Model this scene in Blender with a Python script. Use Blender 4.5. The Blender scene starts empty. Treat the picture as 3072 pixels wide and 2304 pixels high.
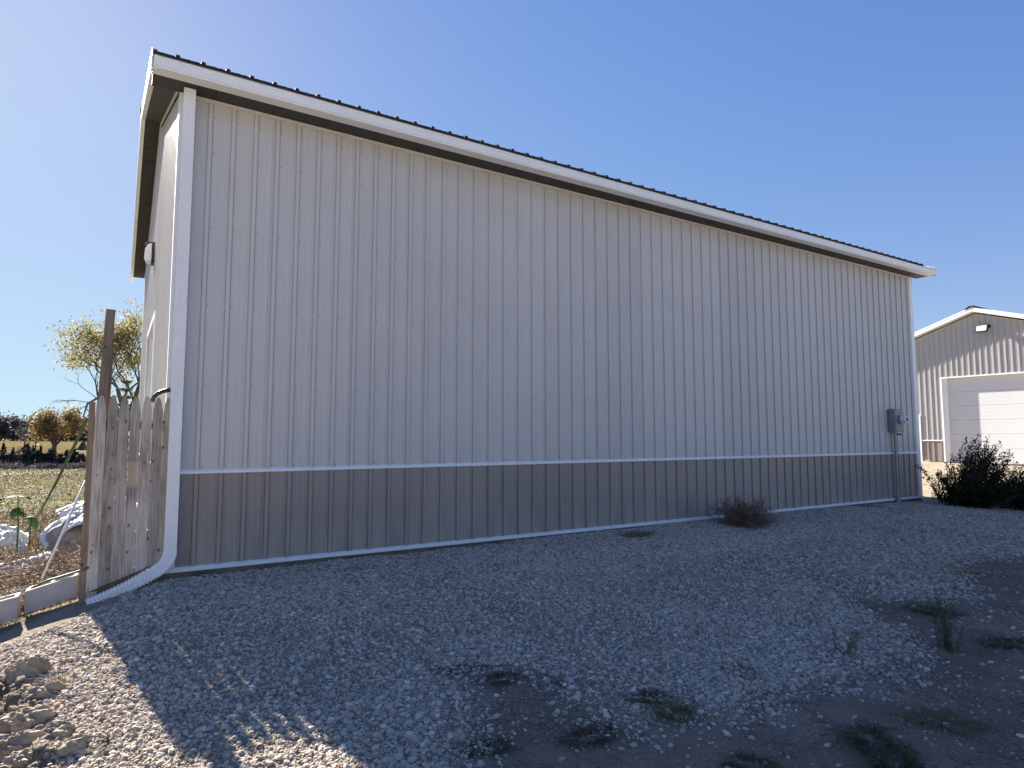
import bpy, math, random
import numpy as np
from mathutils import Vector, Matrix
R_ = math.radians
sc = bpy.context.scene
COL = sc.collection

# ------------------------------------------------------------------ camera, sky, sun, exposure
F_PX, PITCH, YAW = 1906.0, math.atan2(156, 1906.0), R_(58.1)
fw = Vector((math.cos(YAW)*math.cos(PITCH), math.sin(YAW)*math.cos(PITCH), math.sin(PITCH)))
rt = Vector((math.sin(YAW), -math.cos(YAW), 0))
up = rt.cross(fw)
cam = bpy.data.objects.new('camera', bpy.data.cameras.new('camera'))
COL.objects.link(cam)
cam.matrix_world = Matrix(((rt.x, up.x, -fw.x, 0), (rt.y, up.y, -fw.y, 0), (rt.z, up.z, -fw.z, 1.31), (0, 0, 0, 1)))
cam.data.sensor_width = 36
cam.data.lens = F_PX/3072*36
cam.data.clip_start, cam.data.clip_end = .05, 6000
sc.camera = cam

SUN_EL, SUN_AZ = R_(28.0), R_(9.3)          # azimuth measured from +Y towards -X
sdir = Vector((-math.sin(SUN_AZ)*math.cos(SUN_EL), math.cos(SUN_AZ)*math.cos(SUN_EL), math.sin(SUN_EL)))
world = bpy.data.worlds.new('World')
sc.world = world
world.use_nodes = True
wn = world.node_tree.nodes
bg = wn['Background']
sky = wn.new('ShaderNodeTexSky')
sky.sky_type = 'NISHITA'
sky.sun_disc = False
sky.sun_elevation = SUN_EL
sky.sun_rotation = -SUN_AZ
sky.altitude = 300
sky.air_density = 0.9
sky.dust_density = 0.2
sky.ozone_density = 4.0
# a phone camera's rendering of that sky: a little less green, with the bright end rolled off
wl = world.node_tree.links
tint = wn.new('ShaderNodeVectorMath'); tint.operation = 'MULTIPLY'; tint.inputs[1].default_value = (1.01, .612, .965)
den = wn.new('ShaderNodeVectorMath'); den.operation = 'MULTIPLY_ADD'; den.inputs[1].default_value = (.80, .52, .47); den.inputs[2].default_value = (1, 1, 1)
rol = wn.new('ShaderNodeVectorMath'); rol.operation = 'DIVIDE'
hs = wn.new('ShaderNodeHueSaturation'); hs.inputs['Saturation'].default_value = 1.2
wl.new(sky.outputs[0], hs.inputs['Color']); wl.new(hs.outputs[0], tint.inputs[0]); wl.new(tint.outputs[0], den.inputs[0]); wl.new(tint.outputs[0], rol.inputs[0])
wl.new(den.outputs[0], rol.inputs[1]); wl.new(rol.outputs[0], bg.inputs[0])
bg.inputs[1].default_value = 0.127
sun = bpy.data.objects.new('sun', bpy.data.lights.new('sun', 'SUN'))
COL.objects.link(sun)
sun.data.energy = 5.0
sun.data.angle = R_(.5)
sun.data.color = (1.0, .93, .82)
sun.location = (-20, 60, 60)
sun.rotation_euler = sdir.to_track_quat('Z', 'Y').to_euler()
sc.view_settings.view_transform = 'Standard'
sc.view_settings.look = 'None'
sc.view_settings.exposure = 2.1
sc.view_settings.gamma = 1
sc.view_settings.use_curve_mapping = False

# ------------------------------------------------------------------ helpers
class MB:
    def __init__(s): s.v = []; s.f = []
    def add(s, vs, fs):
        o = len(s.v); s.v += [tuple(v) for v in vs]; s.f += [tuple(i+o for i in f) for f in fs]
    def box(s, x0, x1, y0, y1, z0, z1):
        s.add([(x0,y0,z0),(x1,y0,z0),(x1,y1,z0),(x0,y1,z0),(x0,y0,z1),(x1,y0,z1),(x1,y1,z1),(x0,y1,z1)],
              [(0,3,2,1),(4,5,6,7),(0,1,5,4),(1,2,6,5),(2,3,7,6),(3,0,4,7)])
    def prism(s, prof, a, b, fn):            # closed profile of (p,q); fn(t,p,q)->xyz, t=a..b
        n = len(prof)
        s.add([fn(a,*p) for p in prof]+[fn(b,*p) for p in prof],
              [(i,(i+1)%n,(i+1)%n+n,i+n) for i in range(n)]+[tuple(range(n))[::-1], tuple(range(n,2*n))])
    def bar(s, p0, p1, w, h, upv=(0,0,1)):
        p0, p1 = Vector(p0), Vector(p1); d = (p1-p0).normalized()
        a = d.cross(Vector(upv)).normalized()*w/2; b = a.cross(d).normalized()*h/2
        s.add([p0-a-b,p0+a-b,p0+a+b,p0-a+b,p1-a-b,p1+a-b,p1+a+b,p1-a+b],
              [(0,3,2,1),(4,5,6,7),(0,1,5,4),(1,2,6,5),(2,3,7,6),(3,0,4,7)])
    def tube(s, pts, r, n=6, caps=True):
        pts = [Vector(p) for p in pts]; rs = r if isinstance(r, (list, tuple)) else [r]*len(pts)
        o = len(s.v); d0 = (pts[1]-pts[0]).normalized()
        a = d0.orthogonal().normalized()
        for i, p in enumerate(pts):
            d = (pts[min(i+1, len(pts)-1)]-pts[max(i-1, 0)]).normalized()
            a = (a-d*a.dot(d)).normalized(); b = d.cross(a)
            for k in range(n):
                t = 2*math.pi*k/n; s.v.append(tuple(p+(a*math.cos(t)+b*math.sin(t))*rs[i]))
        for i in range(len(pts)-1):
            for k in range(n):
                k2 = (k+1) % n
                s.f.append((o+i*n+k, o+i*n+k2, o+(i+1)*n+k2, o+(i+1)*n+k))
        if caps:
            s.f.append(tuple(o+k for k in range(n))[::-1]); s.f.append(tuple(o+(len(pts)-1)*n+k for k in range(n)))
    def mesh(s, name, m, smooth=False, off=(0,0,0)):
        me = bpy.data.meshes.new(name)
        vs = np.array(s.v, float).reshape(-1, 3)-np.array(off)
        me.from_pydata(vs.tolist(), [], s.f)
        if m: me.materials.append(m)
        if smooth: me.shade_smooth()
        me.update(); return me
    def build(s, name, m, parent=None, smooth=False, kind=None, label=None):
        off = world_loc(parent) if parent else (0,0,0)
        o = bpy.data.objects.new(name, s.mesh(name, m, smooth, off)); COL.objects.link(o)
        if parent: o.parent = parent
        if kind: o['kind'] = kind
        if label: o['label'] = label
        return o
def world_loc(o):
    l = Vector(o.location)
    while o.parent: o = o.parent; l += Vector(o.location)
    return l
def inst(name, me, loc, parent):             # part sharing a mesh; loc in world
    o = bpy.data.objects.new(name, me); COL.objects.link(o); o.parent = parent
    o.location = Vector(loc)-world_loc(parent); return o
def tag(o, label, cat, group=None):
    o['label'] = label; o['category'] = cat
    if group: o['group'] = group
    return o
def thing(name, label, cat, loc, group=None):
    o = bpy.data.objects.new(name, None); COL.objects.link(o); o.location = loc
    o.empty_display_size = .2
    return tag(o, label, cat, group)
def np_mesh(name, V, Q, m, parent=None, kind=None, smooth=False):   # quads from arrays
    off = np.array(world_loc(parent)) if parent else 0
    me = bpy.data.meshes.new(name)
    V = (V-off).astype(np.float32); k = Q.shape[1]
    me.vertices.add(len(V)); me.vertices.foreach_set('co', V.ravel())
    me.loops.add(Q.size); me.loops.foreach_set('vertex_index', Q.ravel().astype(np.int32))
    me.polygons.add(len(Q)); me.polygons.foreach_set('loop_start', np.arange(0, Q.size, k, dtype=np.int32))
    me.polygons.foreach_set('loop_total', np.full(len(Q), k, dtype=np.int32))
    me.update(); me.validate()
    if m: me.materials.append(m)
    if smooth: me.shade_smooth()
    o = bpy.data.objects.new(name, me); COL.objects.link(o)
    if parent: o.parent = parent
    if kind: o['kind'] = kind
    return o

# ------------------------------------------------------------------ materials
def mat(name, base, rough=.6, var=.12, scale=6., bump=0., bscale=60., stretch=(1,1,1), spec=.5, metal=0., dark=None, trans=0., coat=0., wave=0., dust=0.):
    m = bpy.data.materials.new(name); m.use_nodes = True
    nt = m.node_tree; N, L = nt.nodes, nt.links; b = N['Principled BSDF']
    tc = N.new('ShaderNodeTexCoord'); mp = N.new('ShaderNodeMapping'); mp.inputs['Scale'].default_value = stretch
    oi = N.new('ShaderNodeObjectInfo'); ad = N.new('ShaderNodeVectorMath'); ad.operation = 'ADD'
    mu = N.new('ShaderNodeVectorMath'); mu.operation = 'SCALE'; mu.inputs[0].default_value = (17, 31, 23)
    L.new(oi.outputs['Random'], mu.inputs['Scale']); L.new(tc.outputs['Object'], mp.inputs[0])
    L.new(mp.outputs[0], ad.inputs[0]); L.new(mu.outputs[0], ad.inputs[1])
    nz = N.new('ShaderNodeTexNoise'); nz.inputs['Scale'].default_value = scale; nz.inputs['Detail'].default_value = 5
    L.new(ad.outputs[0], nz.inputs['Vector'])
    rp = N.new('ShaderNodeValToRGB'); rp.color_ramp.elements[0].position = .3; rp.color_ramp.elements[1].position = .7
    lo = dark or tuple(c*(1-var) for c in base); hi = tuple(min(1, c*(1+var)) for c in base)
    rp.color_ramp.elements[0].color = (*lo, 1); rp.color_ramp.elements[1].color = (*hi, 1)
    L.new(nz.outputs['Fac'], rp.inputs[0]); csock = rp.outputs[0]
    if wave:                                    # sheets differ a little from one another
        tv = N.new('ShaderNodeMapRange'); tv.inputs[3].default_value = .955; tv.inputs[4].default_value = 1.045; L.new(oi.outputs['Random'], tv.inputs[0])
        ts = N.new('ShaderNodeVectorMath'); ts.operation = 'SCALE'; L.new(csock, ts.inputs[0]); L.new(tv.outputs[0], ts.inputs['Scale']); csock = ts.outputs[0]
    L.new(csock, b.inputs['Base Color'])
    b.inputs['Roughness'].default_value = rough; b.inputs['Specular IOR Level'].default_value = spec
    b.inputs['Metallic'].default_value = metal; b.inputs['Coat Weight'].default_value = coat
    if bump:
        n2 = N.new('ShaderNodeTexNoise'); n2.inputs['Scale'].default_value = bscale; n2.inputs['Detail'].default_value = 4
        L.new(ad.outputs[0], n2.inputs['Vector'])
        bp = N.new('ShaderNodeBump'); bp.inputs['Strength'].default_value = bump; bp.inputs['Distance'].default_value = .01
        L.new(n2.outputs['Fac'], bp.inputs['Height']); L.new(bp.outputs[0], b.inputs['Normal'])
    if wave:
        n3 = N.new('ShaderNodeTexNoise'); n3.inputs['Scale'].default_value = 2.2; n3.inputs['Detail'].default_value = 1; L.new(ad.outputs[0], n3.inputs['Vector'])
        b3 = N.new('ShaderNodeBump'); b3.inputs['Strength'].default_value = .5; b3.inputs['Distance'].default_value = wave
        L.new(n3.outputs['Fac'], b3.inputs['Height']); L.new(bp.outputs[0], b3.inputs['Normal']); L.new(b3.outputs[0], b.inputs['Normal'])
    if dust:
        sp = N.new('ShaderNodeSeparateXYZ'); L.new(tc.outputs['Object'], sp.inputs[0])
        fz = N.new('ShaderNodeMapRange'); fz.inputs[1].default_value = .45; fz.inputs[2].default_value = 0; L.new(sp.outputs[2], fz.inputs[0])
        n4 = N.new('ShaderNodeTexNoise'); n4.inputs['Scale'].default_value = 9; n4.inputs['Detail'].default_value = 7; L.new(ad.outputs[0], n4.inputs['Vector'])
        f4 = N.new('ShaderNodeMapRange'); f4.inputs[1].default_value = .36; f4.inputs[2].default_value = .62; L.new(n4.outputs['Fac'], f4.inputs[0])
        m4 = N.new('ShaderNodeMath'); m4.operation = 'MULTIPLY'; L.new(fz.outputs[0], m4.inputs[0]); L.new(f4.outputs[0], m4.inputs[1])
        m5 = N.new('ShaderNodeMath'); m5.operation = 'MULTIPLY'; m5.inputs[1].default_value = dust; L.new(m4.outputs[0], m5.inputs[0])
        mc = N.new('ShaderNodeMix'); mc.data_type = 'RGBA'; L.new(m5.outputs[0], mc.inputs[0]); L.new(csock, mc.inputs[6]); mc.inputs[7].default_value = (.42, .37, .31, 1)
        L.new(mc.outputs[2], b.inputs['Base Color'])
    if trans:
        tr = N.new('ShaderNodeBsdfTranslucent'); L.new(rp.outputs[0], tr.inputs[0])
        mx = N.new('ShaderNodeMixShader'); mx.inputs[0].default_value = trans
        out = N['Material Output']; L.new(b.outputs[0], mx.inputs[1]); L.new(tr.outputs[0], mx.inputs[2]); L.new(mx.outputs[0], out.inputs[0])
    return m

def leafmat(name, a, c, trans=.4, rough=.6):   # each leaf picks its own colour along a..c
    m = bpy.data.materials.new(name); m.use_nodes = True
    nt = m.node_tree; N, L = nt.nodes, nt.links; b = N['Principled BSDF']
    g = N.new('ShaderNodeNewGeometry'); rp = N.new('ShaderNodeValToRGB')
    rp.color_ramp.elements[0].color = (*a, 1); rp.color_ramp.elements[1].color = (*c, 1)
    L.new(g.outputs['Random Per Island'], rp.inputs[0]); L.new(rp.outputs[0], b.inputs['Base Color'])
    b.inputs['Roughness'].default_value = rough; b.inputs['Specular IOR Level'].default_value = .08
    tr = N.new('ShaderNodeBsdfTranslucent'); L.new(rp.outputs[0], tr.inputs[0])
    mx = N.new('ShaderNodeMixShader'); mx.inputs[0].default_value = trans
    L.new(b.outputs[0], mx.inputs[1]); L.new(tr.outputs[0], mx.inputs[2]); L.new(mx.outputs[0], N['Material Output'].inputs[0])
    return m

def woodmat(name, base, dark, knot, kscale=1.0):
    m = bpy.data.materials.new(name); m.use_nodes = True
    nt = m.node_tree; N, L = nt.nodes, nt.links; b = N['Principled BSDF']
    tc = N.new('ShaderNodeTexCoord'); oi = N.new('ShaderNodeObjectInfo')
    mu = N.new('ShaderNodeVectorMath'); mu.operation = 'SCALE'; mu.inputs[0].default_value = (7, 3, 29)
    ad = N.new('ShaderNodeVectorMath'); ad.operation = 'ADD'
    L.new(oi.outputs['Random'], mu.inputs['Scale']); L.new(tc.outputs['Object'], ad.inputs[0]); L.new(mu.outputs[0], ad.inputs[1])
    def mapped(s):
        mp = N.new('ShaderNodeMapping'); mp.inputs['Scale'].default_value = s; L.new(ad.outputs[0], mp.inputs[0]); return mp.outputs[0]
    n1 = N.new('ShaderNodeTexNoise'); n1.inputs['Scale'].default_value = 1; n1.inputs['Detail'].default_value = 6; L.new(mapped((70, 70, 3.5)), n1.inputs['Vector'])
    n2 = N.new('ShaderNodeTexNoise'); n2.inputs['Scale'].default_value = 1; n2.inputs['Detail'].default_value = 3; L.new(mapped((6, 6, 2.2)), n2.inputs['Vector'])
    vo = N.new('ShaderNodeTexVoronoi'); vo.inputs['Scale'].default_value = kscale; L.new(mapped((15, 15, 11)), vo.inputs['Vector'])
    r1 = N.new('ShaderNodeValToRGB'); r1.color_ramp.elements[0].color = (*dark, 1); r1.color_ramp.elements[1].color = (*base, 1)
    r1.color_ramp.elements[0].position = .32; r1.color_ramp.elements[1].position = .6
    mxn = N.new('ShaderNodeMath'); mxn.operation = 'MULTIPLY_ADD'; mxn.inputs[1].default_value = .55
    m2 = N.new('ShaderNodeMath'); m2.operation = 'MULTIPLY'; m2.inputs[1].default_value = .5
    L.new(n2.outputs['Fac'], m2.inputs[0]); L.new(n1.outputs['Fac'], mxn.inputs[0]); L.new(m2.outputs[0], mxn.inputs[2]); L.new(mxn.outputs[0], r1.inputs[0])
    kr = N.new('ShaderNodeValToRGB'); kr.color_ramp.elements[0].position = .07; kr.color_ramp.elements[1].position = .27
    kr.color_ramp.elements[0].color = (1,1,1,1); kr.color_ramp.elements[1].color = (0,0,0,1); L.new(vo.outputs['Distance'], kr.inputs[0])
    mix = N.new('ShaderNodeMix'); mix.data_type = 'RGBA'; sx = N.new('ShaderNodeSeparateColor'); L.new(vo.outputs['Color'], sx.inputs[0])
    gt = N.new('ShaderNodeMath'); gt.operation = 'GREATER_THAN'; gt.inputs[1].default_value = .68; L.new(sx.outputs[0], gt.inputs[0])
    km = N.new('ShaderNodeMath'); km.operation = 'MULTIPLY'; L.new(kr.outputs[0], km.inputs[0]); L.new(gt.outputs[0], km.inputs[1]); L.new(km.outputs[0], mix.inputs[0]); L.new(r1.outputs[0], mix.inputs[6]); mix.inputs[7].default_value = (*knot, 1)
    tv = N.new('ShaderNodeMapRange'); tv.inputs[3].default_value = .78; tv.inputs[4].default_value = 1.2; L.new(oi.outputs['Random'], tv.inputs[0])
    ts = N.new('ShaderNodeVectorMath'); ts.operation = 'SCALE'; L.new(mix.outputs[2], ts.inputs[0]); L.new(tv.outputs[0], ts.inputs['Scale'])
    L.new(ts.outputs[0], b.inputs['Base Color']); b.inputs['Roughness'].default_value = .85; b.inputs['Specular IOR Level'].default_value = .2
    bp = N.new('ShaderNodeBump'); bp.inputs['Strength'].default_value = .35; bp.inputs['Distance'].default_value = .004
    L.new(n1.outputs['Fac'], bp.inputs['Height']); L.new(bp.outputs[0], b.inputs['Normal'])
    return m

M = dict(
    wall=mat('light_grey_steel', (.53,.505,.485), .38, .03, 1.5, .06, 350, wave=.012),
    char=mat('charcoal_steel', (.29,.25,.225), .4, .06, 3, .06, 350, (1,1,.15), wave=.012, dust=.75),
    gwall=mat('garage_grey_steel', (.40,.39,.38), .45, .03, 1.5, .06, 350),
    doorwhite=mat('garage_door_white', (.60,.605,.62), .5, .02, 2, .03, 200),
    white=mat('white_steel', (.82,.82,.815), .4, .02, 2, .03, 300),
    offwhite=mat('almond_trim', (.62,.58,.53), .45, .03, 2),
    plastic=mat('white_plastic', (.78,.79,.8), .45, .06, 9),
    roof=mat('dark_roof_steel', (.032,.032,.033), .8, .08, 3, spec=.03),
    soffit=mat('charcoal_soffit', (.04,.037,.036), .6, .1, 3, 0, 1, (1,1,1)),
    wood=woodmat('weathered_fence_wood', (.48,.425,.37), (.155,.13,.108), (.09,.072,.058)),
    wood2=woodmat('brown_post_wood', (.25,.19,.145), (.13,.095,.07), (.05,.03,.02)),
    skirt=mat('treated_skirt_board', (.16,.13,.1), .85, .3, 5, .3, 40),
    ply=mat('tan_board', (.42,.35,.27), .8, .1, 4),
    block=mat('concrete_block', (.43,.40,.375), .9, .1, 8, .35, 150),
    black=mat('black_plastic', (.015,.015,.016), .45, .1),
    greybox=mat('grey_meter_enamel', (.22,.23,.24), .45, .06, 8),
    conduit=mat('grey_conduit', (.26,.275,.29), .4, .08, 8, metal=.25),
    glass=mat('clear_lens', (.72,.73,.74), .12, .03),
    hose=mat('green_hose', (.05,.11,.045), .5, .2, 20),
    tarp=mat('white_wrap', (.62,.62,.61), .5, .05, 8, .5, 14),
    tarpdark=mat('grey_bale_side', (.25,.23,.22), .8, .3, 9, .6, 20),
    bark=mat('bark', (.10,.082,.066), .9, .3, 12, .4, 30),
    clod=mat('dry_soil', (.31,.25,.175), .95, .22, 9, .9, 26),
    earth=mat('brown_earth', (.235,.178,.138), .95, .25, 12, .6, 60),
    straw=leafmat('straw', (.34,.26,.14), (.5,.41,.26), .25),
    twig=leafmat('tumbleweed_twig', (.13,.085,.062), (.28,.20,.15), .1),
    weed=leafmat('brown_weed', (.075,.05,.034), (.21,.145,.095), .2),
    dryg=leafmat('dry_grass', (.06,.05,.022), (.17,.135,.065), .25),
    tuft=leafmat('tuft_grass', (.045,.045,.024), (.17,.145,.08), .3),
    fieldgreen=leafmat('field_green', (.045,.05,.018), (.11,.11,.045), .25),
    tuftdry=leafmat('tuft_dry', (.13,.11,.055), (.3,.25,.14), .3),
    wisp=leafmat('wispy_green', (.07,.08,.045), (.17,.17,.10), .3),
    tuftgreen=leafmat('tuft_green', (.04,.05,.026), (.11,.115,.055), .3),
    bush=leafmat('bush_leaf', (.014,.018,.01), (.04,.05,.024), .15),
    yleaf=leafmat('yellow_leaf', (.13,.125,.055), (.38,.32,.13), .4),
    oleaf=leafmat('orange_leaf', (.13,.095,.045), (.36,.25,.10), .3),
    dleaf=leafmat('dull_far_leaf', (.085,.08,.08), (.19,.165,.155), .15),
    ever=leafmat('evergreen_leaf', (.022,.028,.027), (.06,.066,.06), .1),
    spruce=leafmat('spruce_needle', (.05,.07,.04), (.16,.19,.11), .2),
    sunleaf=leafmat('broad_leaf', (.022,.045,.016), (.05,.085,.03), .35),
)

# ------------------------------------------------------------------ ground shape
def sstep(t):
    t = np.clip(t, 0, 1); return t*t*(3-2*t)
def gz(X, Y):
    X = np.asarray(X, float); Y = np.asarray(Y, float)
    a = sstep((7.15-Y)/4.5)
    zw = -0.092+0.040*np.clip((X-.45)/5, 0, 1)+.165*sstep((X-15)/14)
    z = zw*(1-a)-.29*a
    dl = np.clip(.42-X, 0, 3)
    z = z-.16*dl-.06*dl*dl
    r = np.hypot(X, Y)
    zb = -.5-.5*sstep((r-8)/45)+1.25*sstep((r-62)/85)
    w = sstep((Y-7.42)/.35)*sstep((.44-X)/.3)
    w = np.maximum(w, sstep((Y-17)/4)*sstep((24-X)/8))
    w = np.maximum(w, sstep((r-60)/20))
    return z*(1-w)+zb*w
_perm = np.random.default_rng(5).random((257, 257))
def vn(X, Y, s, o=0):
    x = np.asarray(X)/s+o*13.7+1000; y = np.asarray(Y)/s+o*7.3+1000
    i, j = np.floor(x).astype(int), np.floor(y).astype(int); u, v = x-i, y-j
    u = u*u*(3-2*u); v = v*v*(3-2*v); i %= 256; j %= 256
    return (_perm[i,j]*(1-u)+_perm[i+1,j]*u)*(1-v)+(_perm[i,j+1]*(1-u)+_perm[i+1,j+1]*u)*v
def in_poly(X, Y, P):
    r = np.zeros(X.shape, bool); n = len(P)
    for k in range(n):
        (x0, y0), (x1, y1) = P[k], P[(k+1) % n]
        if y0 == y1: continue
        c = ((y0 > Y) != (y1 > Y)) & (X < (x1-x0)*(Y-y0)/(y1-y0)+x0); r ^= c
    return r
DIRT = [(1.0,2.0),(1.54,2.83),(1.64,3.07),(1.84,3.25),(1.92,3.6),(2.0,3.98),(2.41,3.86),(2.56,3.53),(2.46,3.23),(2.344,2.99),(2.395,2.88),
        (2.294,2.73),(2.444,2.637),(2.616,2.707),(2.83,2.7),(3.055,2.648),(3.255,2.549),(3.684,2.705),(3.984,2.604),(4.25,2.383),(4.922,2.487),
        (5.503,2.814),(5.7,3.121),(6.231,3.85),(6.442,3.85),(6.373,3.427),(6.726,3.14),(7.16,3.136),(7.8,3.3),(8.1,3.6),(8.955,3.86),(10.1,3.7),(14,3.4),(14,-3),(1,-3)]
def dirt_mask(X, Y):
    wx = X+.16*(vn(X,Y,.35,1)-.5)+.07*(vn(X,Y,.11,2)-.5); wy = Y+.16*(vn(X,Y,.35,3)-.5)+.07*(vn(X,Y,.11,4)-.5)
    return in_poly(wx, wy, DIRT)
def dirt_soft(X, Y):                            # 0..1 share of soil within about 20 cm
    r = 0
    for k in range(14):
        a = k*2.4; q = .27*math.sqrt((k+.5)/14); r = r+dirt_mask(X+q*math.cos(a), Y+q*math.sin(a))
    return r/14.
def clod_mask(X, Y):
    return sstep((-.06-.13*(Y-4)-X+.12*(vn(X,Y,.3,6)-.5))/.25)*sstep((6.0-Y)/.6)*sstep((Y-1)/1.)
def gh(X, Y):                                   # ground height with relief
    X = np.asarray(X, float); Y = np.asarray(Y, float); r = np.hypot(X, Y)
    near = sstep((20-r)/10)
    z = gz(X, Y)+near*(.035*(vn(X,Y,.9,8)-.5)+.016*(vn(X,Y,.28,9)-.5)+.008*(vn(X,Y,.09,10)-.5))
    cm = clod_mask(X, Y)
    l = vn(X,Y,.23,11); l2 = vn(X,Y,.1,12)
    z = z+cm*(.17*(np.maximum(l,.35)-.35)**.8+.09*(l2-.4)*np.clip(l*1.6,0,1)+.035*(vn(X,Y,.045,13)-.5)-.01)
    dm = dirt_mask(X, Y)
    z = z-.012*dm+dm*.03*(vn(X*.5,Y,.25,14)-.5)
    return z+(1-near)*.3*(vn(X,Y,12,15)-.5)
def axis(parts):
    return np.unique(np.round(np.concatenate(parts), 4))
gx = axis([-np.geomspace(1.6, 2500, 55), np.arange(-1.6, 6, .028), np.arange(6, 18, .08), np.geomspace(18, 2500, 60)])
gy = axis([-np.geomspace(1, 2500, 40)+1.5, np.arange(.5, 8, .028), np.arange(8, 20, .25), np.geomspace(20, 2500, 60)])
GX, GY = np.meshgrid(gx, gy)
GZ = gh(GX, GY)
inside = (GX > .5) & (GX < 15) & (GY > 7.4) & (GY < 16.3)
GZ[inside] = -.3
nx, ny = len(gx), len(gy)
idx = np.arange(nx*ny).reshape(ny, nx)
Q = np.stack([idx[:-1,:-1], idx[:-1,1:], idx[1:,1:], idx[1:,:-1]], -1).reshape(-1, 4)
gm = bpy.data.materials.new('ground_soil'); gm.use_nodes = True
ground = np_mesh('ground', np.stack([GX, GY, GZ], -1).reshape(-1, 3), Q, gm, None, 'structure', True)
# zone colours: fine gravel, dark soil, dry soil clods, pale drive, dry field
dm = dirt_mask(GX, GY).astype(float); dsoft = dirt_soft(GX, GY); cm = clod_mask(GX, GY)
GR = np.hypot(GX, GY)
c = np.ones((ny, nx, 3))*np.array([.26,.225,.185])
def blend(c, col, w): return c*(1-w[...,None])+np.array(col)*w[...,None]
c = blend(c, (.235,.178,.138), dsoft)
trough = sstep((.3-GX)/.3)*sstep((GY-6.35)/.35)
c = blend(c, (.24,.205,.165), trough*.8)
c = blend(c, (.30,.24,.17), cm)
drive = sstep((GX-14.5)/1.2)*sstep((GY-6.2)/1.0)
c = blend(c, (.33,.275,.21), drive)
c = blend(c, (.42,.385,.34), sstep((-1.2-GY)/1.5)*sstep((90-GR)/20))  # unseen ground behind the camera, made pale to bounce light on the wall
left = sstep((GY-7.4)/.2)*sstep((.5-GX)/.2)
c = blend(c, (.13,.10,.065), left)
f1 = np.maximum(sstep((GR-14)/8)*sstep((GY+1)/2), left*.6)*np.maximum(sstep((16-GX)/10), sstep((GR-50)/20))
fc = np.array([.145,.12,.06])*(.75+.5*vn(GX,GY,9,20))[...,None]; fc[...,0] *= .85+.3*vn(GX,GY*.3,14,21)
c = c*(1-f1[...,None])+fc*f1[...,None]
ca = ground.data.color_attributes.new('zone', 'FLOAT_COLOR', 'POINT')
ca.data.foreach_set('color', np.concatenate([c, np.ones((ny, nx, 1))], -1).astype(np.float32).ravel())
nt = gm.node_tree; N, L = nt.nodes, nt.links; b = N['Principled BSDF']
at_ = N.new('ShaderNodeAttribute'); at_.attribute_name = 'zone'
tc = N.new('ShaderNodeTexCoord')
n1 = N.new('ShaderNodeTexNoise'); n1.inputs['Scale'].default_value = 45; n1.inputs['Detail'].default_value = 6; n1.inputs['Roughness'].default_value = .7
n2 = N.new('ShaderNodeTexNoise'); n2.inputs['Scale'].default_value = 2.2; n2.inputs['Detail'].default_value = 4
vo = N.new('ShaderNodeTexVoronoi'); vo.inputs['Scale'].default_value = 75
for n_ in (n1, n2, vo): L.new(tc.outputs['Object'], n_.inputs['Vector'])
mr = N.new('ShaderNodeMapRange'); mr.inputs[1].default_value = .25; mr.inputs[2].default_value = .75; mr.inputs[3].default_value = .62; mr.inputs[4].default_value = 1.38
mr2 = N.new('ShaderNodeMapRange'); mr2.inputs[1].default_value = .3; mr2.inputs[2].default_value = .7; mr2.inputs[3].default_value = .8; mr2.inputs[4].default_value = 1.2
L.new(n1.outputs['Fac'], mr.inputs[0]); L.new(n2.outputs['Fac'], mr2.inputs[0])
mm = N.new('ShaderNodeMath'); mm.operation = 'MULTIPLY'; L.new(mr.outputs[0], mm.inputs[0]); L.new(mr2.outputs[0], mm.inputs[1])
vm = N.new('ShaderNodeVectorMath'); vm.operation = 'SCALE'; L.new(at_.outputs['Color'], vm.inputs[0]); L.new(mm.outputs[0], vm.inputs['Scale'])
L.new(vm.outputs[0], b.inputs['Base Color']); b.inputs['Roughness'].default_value = 1.0; b.inputs['Specular IOR Level'].default_value = 0
bp = N.new('ShaderNodeBump'); bp.inputs['Strength'].default_value = .7; bp.inputs['Distance'].default_value = .012
ma = N.new('ShaderNodeMath'); ma.operation = 'SUBTRACT'; L.new(n1.outputs['Fac'], ma.inputs[0]); L.new(vo.outputs['Distance'], ma.inputs[1])
L.new(ma.outputs[0], bp.inputs['Height']); L.new(bp.outputs[0], b.inputs['Normal'])

# ------------------------------------------------------------------ ribbed steel panels
PIT, PW = .2286, .9144
def rib_profile(w, phase, first=True):
    """(u, proud) points of an agricultural panel: a major rib each 9 in, two low ones between"""
    pts = [(0, 0)]
    k = phase
    while k < w+.2:
        for a, h in ((-.029,0),(-.0275,-.0055),(-.023,-.0055),(-.0175,.021),(.0175,.021),(.023,-.0055),(.0275,-.0055),(.029,0),(.082,0),(.088,.003),(.104,.003),(.110,0),(.150,0),(.156,.003),(.172,.003),(.178,0)):  # rib-foot grooves are added so each rib shows dark lines
            u = k+a
            if .001 < u < w-.001: pts.append((u, h))
        k += PIT
    pts.append((w, 0))
    return [(0, -.012)]+pts+[(w, -.012)]        # returned edges, so the joint is a real lap
def panel_mesh(name, m, w, phase, zb, zt, U, Nn):
    """vertical sheet; U along the wall, Nn outward; zb, zt numbers or functions of u"""
    P = rib_profile(w, phase); U = Vector(U); Nn = Vector(Nn)
    fb = zb if callable(zb) else (lambda u: zb); ft = zt if callable(zt) else (lambda u: zt)
    vs = [U*u+Nn*h+Vector((0,0,fb(u))) for u, h in P]+[U*u+Nn*h+Vector((0,0,ft(u))) for u, h in P]
    n = len(P); mb = MB(); mb.add(vs, [(i, i+1, i+1+n, i+n) for i in range(n-1)])
    return mb.mesh(name, m)

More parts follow.
